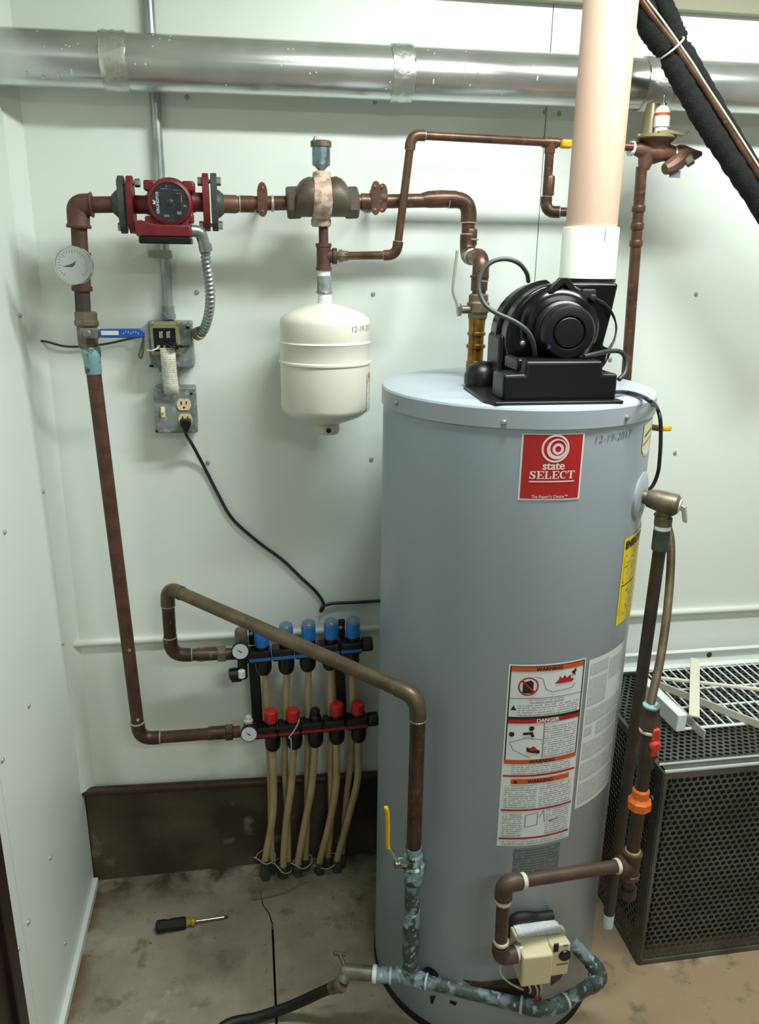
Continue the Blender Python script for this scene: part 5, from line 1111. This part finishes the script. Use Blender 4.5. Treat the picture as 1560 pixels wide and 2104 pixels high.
for j, (ua, va, ub, vb_) in enumerate(((528, 1764, 564, 1766), (566, 1776, 598, 1790), (604, 1776, 640, 1773), (650, 1780, 694, 1770))):
    a, b = at(ua, va, 1.958), at(ub, vb_, 1.962); c = (a+b)/2
    ps = [a+Vector((-.01, 0, .006)), a, c+Vector((0, -.012, -.008)), b, b+Vector((0, .03, .002)), c+Vector((0, .04, 0)), a+Vector((0.004, .02, 0)), a+Vector((-.004, 0, 0.002))]
    tag(obj('cable_tie', G().tube(spline(ps, 5), 0.0017, 6), mat('tie_dusty', (168, 162, 140), 0.6)), '%s pale tie from the left around the tube ends at the floor' % ord_[j], 'cable tie', 'ties round the heating tubes')

# ================================================================== RETURN PIPE (blue manifold, across, down to the drain line)
rR = 15.5*k
rt = thing('return_pipe', 'long olive-brown return pipe slanting from the wall to the front of the tank', 'pipe', (0.32, 1.42, 0.16))
m0 = at(490, 1343, MY); m1 = at(352, 1346, MY-.01); m2 = at(343, 1206, MY-.02); LZ = 0.16
A = atz(842, 2008, LZ); m3 = Vector((A.x, A.y, at(869, 1432, A.y).z))
for a, b, m_, ls in ((m0, m1, M_copd, (0, 1)), (m1, m2, M_copd, (1, 1)), (m2, m3, M_copo, (1, 1)), (m3, A+up*0.02, M_copd, (1, 0))):
    d = (b-a).normalized(); obj('pipe', G().cyl(a+d*rR*1.9*ls[0], b-d*rR*1.9*ls[1], rR, 20), m_, rt)
elbow('elbow', m0, m1, m2, rR, M_copd, rt, fat=1.12); elbow('elbow', m1, m2, m3, rR, M_copo, rt, fat=1.12); elbow('elbow', m2, m3, A, rR, M_copo, rt, fat=1.12)
for p, d in ((m1+(m0-m1).normalized()*.052, X), (m1+(m2-m1).normalized()*.052, up), (m2+(m1-m2).normalized()*.052, up), (m3+(A-m3).normalized()*.052, up)): ring('solder_ring', p, d, rR*1.14, 0.004, M_solder, rt)
obj('coupling', G().lathe(at(405, 1345, MY), X, [(rR*1.12, 0), (rR*1.12, .05)], 18), M_copd, rt); ring('corroded_ring', at(414, 1345, MY), X, rR*1.17, .012, M_tealb, rt)
obj('union_nut', hexnut(G(), at(447, 1344, MY), X, 0.023, 0.022), M_bronze, rt, smooth=20)
az_ = lambda v: at(850, v, A.y).z
# lower corroded part of the drop
for (va, vb_, rr, m_) in ((1800, 1740, 1.05, M_teal), (2000, 1800, 1.0, M_teals), (1900, 1870, 1.1, M_teal), (1960, 1905, 1.12, M_teals)):
    obj('corroded_pipe', G().lathe((A.x, A.y, az_(va)), up, [(rR*rr*1.03, 0), (rR*rr*1.05, (az_(vb_)-az_(va))*.5), (rR*rr*1.03, az_(vb_)-az_(va))], 20), m_, rt)
dv = thing('return_ball_valve', 'corroded green ball valve with yellow lever in front of the tank', 'valve', (A.x, A.y, az_(1810)))
obj('valve_body', G().lathe((A.x, A.y, az_(1812)), up, [(rR*1.2, 0), (rR*1.4, .006), (rR*1.4, .022), (rR*1.2, .026), (rR*1.6, .032), (rR*1.6, .046), (rR*1.25, .050), (rR*1.3, .058), (rR*1.3, .074), (rR*1.1, .080)], 12), M_teal, dv, smooth=25)
sv = at(835, 1775, A.y-.01)
obj('stem', G().cyl((A.x, A.y-.008, sv.z), at(814, 1772, A.y-.01), 0.010, 12), M_teal, dv)
obj('stem_nut', hexnut(G(), at(822, 1773, A.y-.01), -X, 0.012, 0.012), M_bronze, dv, smooth=20)
obj('lever_arm', G().tube([at(815, 1768, A.y-.012), at(806, 1750, A.y-.012), at(798, 1738, A.y-.012)], 0.0042, 8), M_steel, dv)
lv = obj('lever_grip', G().tube(spline([at(799, 1742, A.y-.012), at(797, 1735, A.y-.012), at(797, 1700, A.y-.013), at(796, 1672, A.y-.014), at(793, 1658, A.y-.014)], 6), [0.0052]*24+[0.004], 10), M_yel, dv); lv['label'] = 'yellow lever grip'

# ================================================================== DRAIN LINE along the foot of the tank, hose bib and hose
dl_ = thing('drain_line', 'blue-green corroded copper line running round the foot of the tank', 'pipe', (0.6, 1.3, LZ-.03))
Bp = atz(1092, 2076, LZ); Cp = atz(1243, 2008, LZ); aD_, zD_ = tsurf(1180, 1938); Dp = tp(aD_, zD_, -0.01); Lp = atz(770, 2001, LZ)
Bp2 = atz(1125, 2078, LZ)
rD = rR*0.98
for a, b, la, lb in ((Lp, A, 0, 0), (A, Bp2, 0, 1), (Bp2, Cp, 1, 1), (Cp, Dp, 1, 0)):
    d = (b-a).normalized(); obj('pipe', G().cyl(a+d*rD*1.7*la, b-d*rD*1.7*lb, rD, 20), M_teals, dl_)
elbow('elbow', A, Bp2, Cp, rD, M_teals, dl_, rD*2.2, 1.15); elbow('elbow', Bp2, Cp, Dp, rD, M_teals, dl_, rD*2.2, 1.15)
d = (Bp2-A).normalized()
obj('tee', G().lathe(A-d*0.034, d, [(rD*1.18, 0), (rD*1.18, .07)], 20).lathe(A, up, [(rD*1.15, 0), (rD*1.15, .032)], 18), M_teal, dl_)
for p, dd_ in ((A+d*0.04, d), (Bp2-d*0.058, d), (Bp2+(Cp-Bp2).normalized()*.052, Cp-Bp2), (A-(A-Lp).normalized()*.045, A-Lp)): ring('solder_ring', p, dd_, rD*1.2, .006, mat('pale_flux', (186, 196, 204), 0.6), dl_)
obj('adapter', G().lathe(Lp, A-Lp, [(rD*1.2, 0), (rD*1.2, .03), (rD*1.05, .034)], 18), M_teal, dl_)
ring('thread_tape', Lp, A-Lp, rD*1.3, .01, M_tefl, dl_)
hb_ = thing('hose_bib', 'dull bronze hose bib at the end of the drain line with black hose attached', 'valve', tuple(at(700, 2015, Lp.y)))
Q = atz(712, 1996, LZ+.006)
obj('body', G().tube([Lp, Lp.lerp(Q, .5), Q, Q+(Q-Lp).normalized()*0.012], [rD*1.05, rD*1.1, rD*1.1, rD*.9], 16).tube([Q, Q+Vector((-.012, -.012, -.016))], [rD*.95, rD*1.0], 14), mat('bib_bronze', (124, 122, 108), 0.45, metal=0.4, rgb2=(96, 92, 78), scale=40), hb_)
obj('stem', G().cyl(Q, Q+Vector((-.012, .03, .022)), 0.005, 10), M_bronze, hb_)
obj('handle', G().tube([Q+Vector((-.026, .030, .026)), Q+Vector((-.012, .031, .022)), Q+Vector((.002, .031, .017))], 0.0042, 8), M_bronze, hb_)
hs0 = Q+Vector((-.016, -.016, -.02)); hdn = (atz(640, 2045, .07)-hs0).normalized()
hs = thing('garden_hose', 'black rubber hose with brass end lying from the hose bib across the floor', 'hose', (hs0.x-.1, hs0.y-.08, 0))
obj('hose_end', G().lathe(hs0-hdn*0.008, hdn, [(0.016, 0), (0.0175, .003), (0.0175, .014), (0.0145, .018), (0.0145, .04)], 12), M_bronze, hs)
obj('hose', G().tube(spline([hs0+hdn*0.02, hs0+hdn*0.06, atz(640, 2048, .075), atz(590, 2070, .035), atz(530, 2090, .014), atz(462, 2108, .0125), Vector((-.16, 1.42, .0125)), Vector((-.2, 1.30, .0125)), Vector((-.18, 1.1, .0125))], 10), 0.0122, 14), M_hose, hs)

# ================================================================== SCREWDRIVER
s0_, s1_ = atz(320, 1905, .017), atz(470, 1883, .006); sd = (s1_-s0_); SL = sd.length; sd.normalize()
scr = thing('screwdriver', 'screwdriver with black handle and yellow collar lying on the concrete floor', 'screwdriver', ((s0_.x+s1_.x)/2, s0_.y, 0))
hl = SL*0.41
obj('handle', G().lathe(s0_, sd, [(0.010, 0), (0.0165, .004), (0.0165, hl*.28), (0.0145, hl*.4), (0.0165, hl*.55), (0.0165, hl*.95), (0.014, hl)], 10), M_blackm, scr, smooth=25)
obj('collar', G().lathe(s0_+sd*hl, sd, [(0.013, 0), (0.0105, .005), (0.009, .012), (0.0125, .016), (0.0125, .022), (0.006, .026)], 14), mat('collar_yellow', (176, 142, 28), 0.35), scr)
obj('shaft', G().cyl(s0_+sd*hl, s0_+sd*(SL-.012), 0.0036, 12), M_steel, scr)
obj('tip', G().lathe(s0_+sd*(SL-.013), sd, [(0.0036, 0), (0.003, .006), (0.001, .013)], 8), M_flange, scr)
# loose thin wire on the floor by the tubes
tag(obj('floor_wire', G().tube(spline([atz(640, 1790, .05), atz(622, 1808, .02), atz(600, 1826, .004), atz(570, 1838, .003), atz(520, 1848, .003)]), 0.0022, 6), mat('dusty_wire', (110, 104, 88), 0.7)), 'thin dusty wire lying on the floor by the tube ends', 'wire')

# ================================================================== PERFORATED METAL BOX with wire rack on top
BX0, BX1, BY0, BY1, BZ = 0.951, 1.62, 1.515, 1.985, 0.588
pbx = thing('perforated_box', 'dark perforated metal box standing on the floor right of the tank', 'metal box', ((BX0+BX1)/2, (BY0+BY1)/2, 0))
def perf(o, ax, ay, W_, H_, pitch, rh, th):
    """sheet with staggered round holes: one web cell per hole, real openings."""
    g = G(); o, ax, ay = Vector(o), Vector(ax), Vector(ay); az_2 = ax.cross(ay).normalized()
    idx = {}
    def vid(x, y, z):
        key = (round(x, 5), round(y, 5), z)
        if key not in idx: idx[key] = len(g.v); g.v.append(o+ax*x+ay*y+az_2*(z*th))
        return idx[key]
    dx, dy = pitch, pitch*math.sqrt(3)/2; R6 = pitch/math.sqrt(3)
    ny = int(H_/dy); nx = int(W_/dx)
    for j in range(ny):
        for i in range(nx):
            cx = (i+0.5+(0.5 if j % 2 else 0))*dx; cy = (j+0.6)*dy
            if cx+dx/2 > W_+1e-6: continue
            out = [(cx+R6*math.cos(math.radians(30+60*t)), cy+R6*math.sin(math.radians(30+60*t))) for t in range(6)]
            inn = [(cx+rh*math.cos(math.radians(30+60*t)), cy+rh*math.sin(math.radians(30+60*t))) for t in range(6)]
            for t in range(6):
                u = (t+1) % 6
                g.f.append((vid(*out[t], 0), vid(*out[u], 0), vid(*inn[u], 0), vid(*inn[t], 0)))
                g.f.append((vid(*inn[t], 0), vid(*inn[u], 0), vid(*inn[u], 1), vid(*inn[t], 1)))
    return g
PT = 0.0178
mg = 0.010
obj('front_panel', perf((BX0+mg, BY0, 0.012), (1, 0, 0), (0, 0, 1), BX1-BX0-2*mg, BZ-.03, PT, PT*.405, -.0015), M_perf, pbx, smooth=0, keepn=False)
obj('side_panel', perf((BX0, BY1-.01, 0.012), (0, -1, 0), (0, 0, 1), BY1-BY0-.035, BZ-.03, PT, PT*.405, -.0015), M_perf, pbx, smooth=0)
obj('top_panel', perf((BX0+mg, BY0+.045, BZ-.004), (1, 0, 0), (0, 1, 0), BX1-BX0-2*mg, BY1-BY0-.05, PT, PT*.38, -.0015), M_perf, pbx, smooth=0)
def edge(c, s, m_=M_perf, b=0.002, nm='frame_strip'): return obj(nm, G().box(c, s), m_, pbx, smooth=0, bev=b)
edge((BX0+mg/2, BY0, BZ/2), (mg, 0.006, BZ-.02)); edge((BX1-mg/2, BY0, BZ/2), (mg, 0.006, BZ-.02))
edge(((BX0+BX1)/2, BY0, 0.009), (BX1-BX0, 0.006, 0.014)); edge((BX0, (BY0+BY1)/2, 0.009), (0.006, BY1-BY0, 0.014)); edge((BX0, BY0+.02, BZ/2), (0.004, 0.038, BZ-.02)); edge((BX0, BY1-.008, BZ/2), (0.004, 0.016, BZ-.02))
edge(((BX0+BX1)/2, BY0+.026, BZ-.004), (BX1-BX0, 0.036, 0.004), M_perf); edge((BX0+mg/2, (BY0+BY1)/2, BZ-.004), (mg, BY1-BY0, 0.004)); edge((BX1-mg/2, (BY0+BY1)/2, BZ-.004), (mg, BY1-BY0, 0.004))
obj('rolled_edge', G().cyl((BX0, BY0+.001, BZ), (BX1, BY0+.001, BZ), 0.0045, 10), M_perfe, pbx); obj('rolled_edge', G().cyl((BX0, BY0+.030, BZ), (BX1, BY0+.030, BZ), 0.0035, 10), M_perfe, pbx)
edge((BX0, (BY0+BY1)/2, BZ-.012), (0.005, BY1-BY0, 0.022)); edge(((BX0+BX1)/2, BY0, BZ-.012), (BX1-BX0, 0.005, 0.018))
obj('back_panel', G().box(((BX0+BX1)/2, BY1, BZ/2), (BX1-BX0, 0.004, BZ-.01)), M_inner, pbx, smooth=0); obj('right_panel', G().box((BX1, (BY0+BY1)/2, BZ/2), (0.004, BY1-BY0, BZ-.01)), M_perf, pbx, smooth=0)
obj('inner_case', G().box(((BX0+BX1)/2, (BY0+BY1)/2, BZ/2-.02), (BX1-BX0-.08, BY1-BY0-.08, BZ-.09)), M_inner, pbx, smooth=0)
obj('corner_screw', G().lathe((BX0-.002, BY0+.035, at(1352, 1640, BY0+.03).z), (-1, 0, 0), [(0.006, 0), (0.004, .003)], 10), M_zinc, pbx)
# wire rack
RZ = BZ+.012
kk = thing('wire_rack', 'white wire shelf with upright back flange lying on the perforated box', 'wire shelf', (1.3, 1.8, BZ))
yb0 = atz(1450, 1494, RZ).y; RX0, RX1 = atz(1395, 1470, RZ).x, 1.66
yb1 = 1.975
obj('edge_wire', G().cyl((RX0-.02, yb0, RZ), (RX1, yb0, RZ), 0.0042, 10), M_rack, kk)
for t in (0.33, 0.62, 0.98): obj('cross_wire', G().cyl((RX0, yb0+(yb1-yb0)*t, RZ-.003), (RX1, yb0+(yb1-yb0)*t, RZ-.003), 0.0032, 8), M_rack, kk)
wv = G().cyl((0, yb0, 0), (0, yb1, 0), 0.0024, 6); wme = bpy.data.meshes.new('deck_wire'); wme.from_pydata([tuple(p) for p in wv.v], [], wv.f); fin(wme); wme.materials.append(M_rack)
n_w = int((RX1-RX0)/0.0245)
for i in range(n_w+1): share('deck_wire', wme, (RX0+i*0.0245, 0, RZ+.002), kk)
fz1, fz0 = at(1458, 1333, yb1+.012).z, at(1458, 1361, yb1+.012).z; fxc, fxw = (1.0+RX1)/2, RX1-1.0
obj('back_flange', G().box((fxc, yb1+.012, (fz0+fz1)/2), (fxw, 0.005, fz1-fz0)).box((fxc, yb1+.006, fz1), (fxw, 0.016, 0.004)).box((fxc, yb1+.002, fz0), (fxw, 0.022, 0.004)).box((fxc, yb1+.010, (RZ+fz0)/2), (fxw, 0.004, fz0-RZ)), M_rack, kk, smooth=0, bev=0.001)
obj('rust_spot', G().lathe((atz(1456, 1345, RZ+.03).x*0+at(1458, 1346, yb1+.008).x, yb1+.0088, at(1458, 1346, yb1+.008).z), -Yv, [(0.009, 0), (0.006, .0006)], 9), mat('rust_mark', (96, 58, 34), 0.8), kk)
# white channel at the left end
ca_, cb2 = atz(1316, 1384, RZ+.05), atz(1404, 1468, RZ+.05); dc = (cb2-ca_); dc.z = 0; lc = dc.length; dc.normalize(); nc = Vector((-dc.y, dc.x, 0))
tag(obj('white_channel', G().box((ca_+cb2)/2+Vector((0, 0, -.026))+nc*0, (lc, 0.026, 0.048), Matrix((dc, nc, up)).transposed()), M_rack, smooth=0, bev=0.002), 'white painted steel channel lying along the left end of the wire rack', 'shelf bracket')
def barp(name, ua, va, ub, vb_, zz, w_, h_, m_, lab):
    a, b = atz(ua, va, zz), atz(ub, vb_, zz); dcc = (b-a); l = dcc.length; dcc.normalize(); ncc = up.cross(dcc).normalized(); uu = dcc.cross(ncc)
    return tag(obj(name, G().box((a+b)/2-up*h_/2, (l, w_, h_), Matrix((dcc, ncc, uu)).transposed()), m_, smooth=0, bev=0.0015), lab, 'metal strip', 'loose strips on the wire rack')
barp('metal_strip', 1429, 1352, 1427, 1470, RZ+.046, 0.026, 0.006, M_cream, 'cream flat strip lying on top of the others toward the viewer')
barp('metal_strip', 1352, 1390, 1600, 1418, RZ+.030, 0.010, 0.008, M_cream, 'narrow cream rod crossing the rack under the flat cream strip')
barp('metal_strip', 1350, 1398, 1610, 1500, RZ+.026, 0.006, 0.022, mat('cream_grey', (186, 184, 168), 0.5), 'grey-cream angle bar slanting across the rack to the right')
barp('metal_strip', 1402, 1460, 1450, 1502, RZ+.024, 0.005, 0.024, mat('cream_grey', (186, 184, 168), 0.5), 'short grey-cream bar end in front of the white channel')

# ================================================================== INSULATED LINE SET top right
LYY = 1.775
ln = thing('insulated_line_set', 'pair of black foam-insulated lines with copper pipe slanting down at top right', 'pipe', tuple(at(1560, 420, LYY)))
fl_ = spline([at(1285, -50, LYY), at(1318, 12, LYY), at(1338, 58, LYY), at(1362, 92, LYY), at(1384, 128, LYY), at(1420, 195, LYY), at(1460, 262, LYY), at(1512, 340, LYY), at(1580, 445, LYY), at(1680, 610, LYY)], 10)
kl = 1/pm(1420, 195, LYY); rr_ = random.Random(9)
def rad(base, n, tie):
    return [base*kl*(1+rr_.uniform(-.06, .06)-(0.28 if abs(i-tie) <= 1 else 0.12 if abs(i-tie) <= 3 else 0)) for i in range(n)]
obj('foam_tube', G().tube(fl_, rad(24, len(fl_), 35), 18), M_foam, ln, smooth=60)
fr2 = spline([at(1322, -60, LYY+.012), at(1356, -5, LYY+.012), at(1376, 38, LYY+.012), at(1392, 76, LYY+.012), at(1408, 108, LYY+.012), at(1446, 178, LYY+.012), at(1488, 250, LYY+.012), at(1540, 335, LYY+.012), at(1600, 420, LYY+.012), at(1700, 590, LYY+.012)], 10)
obj('foam_tube', G().tube(fr2, rad(19, len(fr2), 36), 18), M_foam, ln, smooth=60)
obj('bare_copper_tube', G().tube(spline([at(1275, -60, LYY-.02), at(1318, 0, LYY-.024), at(1350, 45, LYY-.024), at(1384, 88, LYY-.022), at(1415, 134, LYY-.024), at(1450, 185, LYY-.024), at(1490, 250, LYY-.024), at(1560, 362, LYY-.024), at(1680, 545, LYY-.024)], 8), 5.5*kl, 12), M_cop, ln)
obj('white_wire', G().tube(spline([at(1330, 0, LYY-.026), at(1362, 42, LYY-.026), at(1392, 84, LYY-.026), at(1424, 130, LYY-.026), at(1450, 172, LYY-.026), at(1500, 248, LYY-.026), at(1568, 355, LYY-.026)], 8), 2.2*kl, 8), mat('wire_beige', (196, 186, 164), 0.5), ln)
c = at(1380, 98, LYY); d = (at(1400, 128, LYY)-at(1360, 68, LYY)).normalized(); sd_ = Vector((0, -1, 0)); tv = d.cross(sd_).normalized()
pts = [c+tv*(math.cos(2*PI*i/28)*27*kl)+tv*(2*kl)+sd_*(math.sin(2*PI*i/28)*0.034) for i in range(28)]; pts.append(pts[0])
obj('zip_tie', G().tube(pts, 0.0022, 8), M_tie, ln); obj('zip_tie_head', G().box(at(1362, 107, LYY-.006), (0.007, 0.007, 0.007)), M_tie, ln, bev=0.001)

for o in bpy.data.objects:
    if '_o' in o: del o['_o']
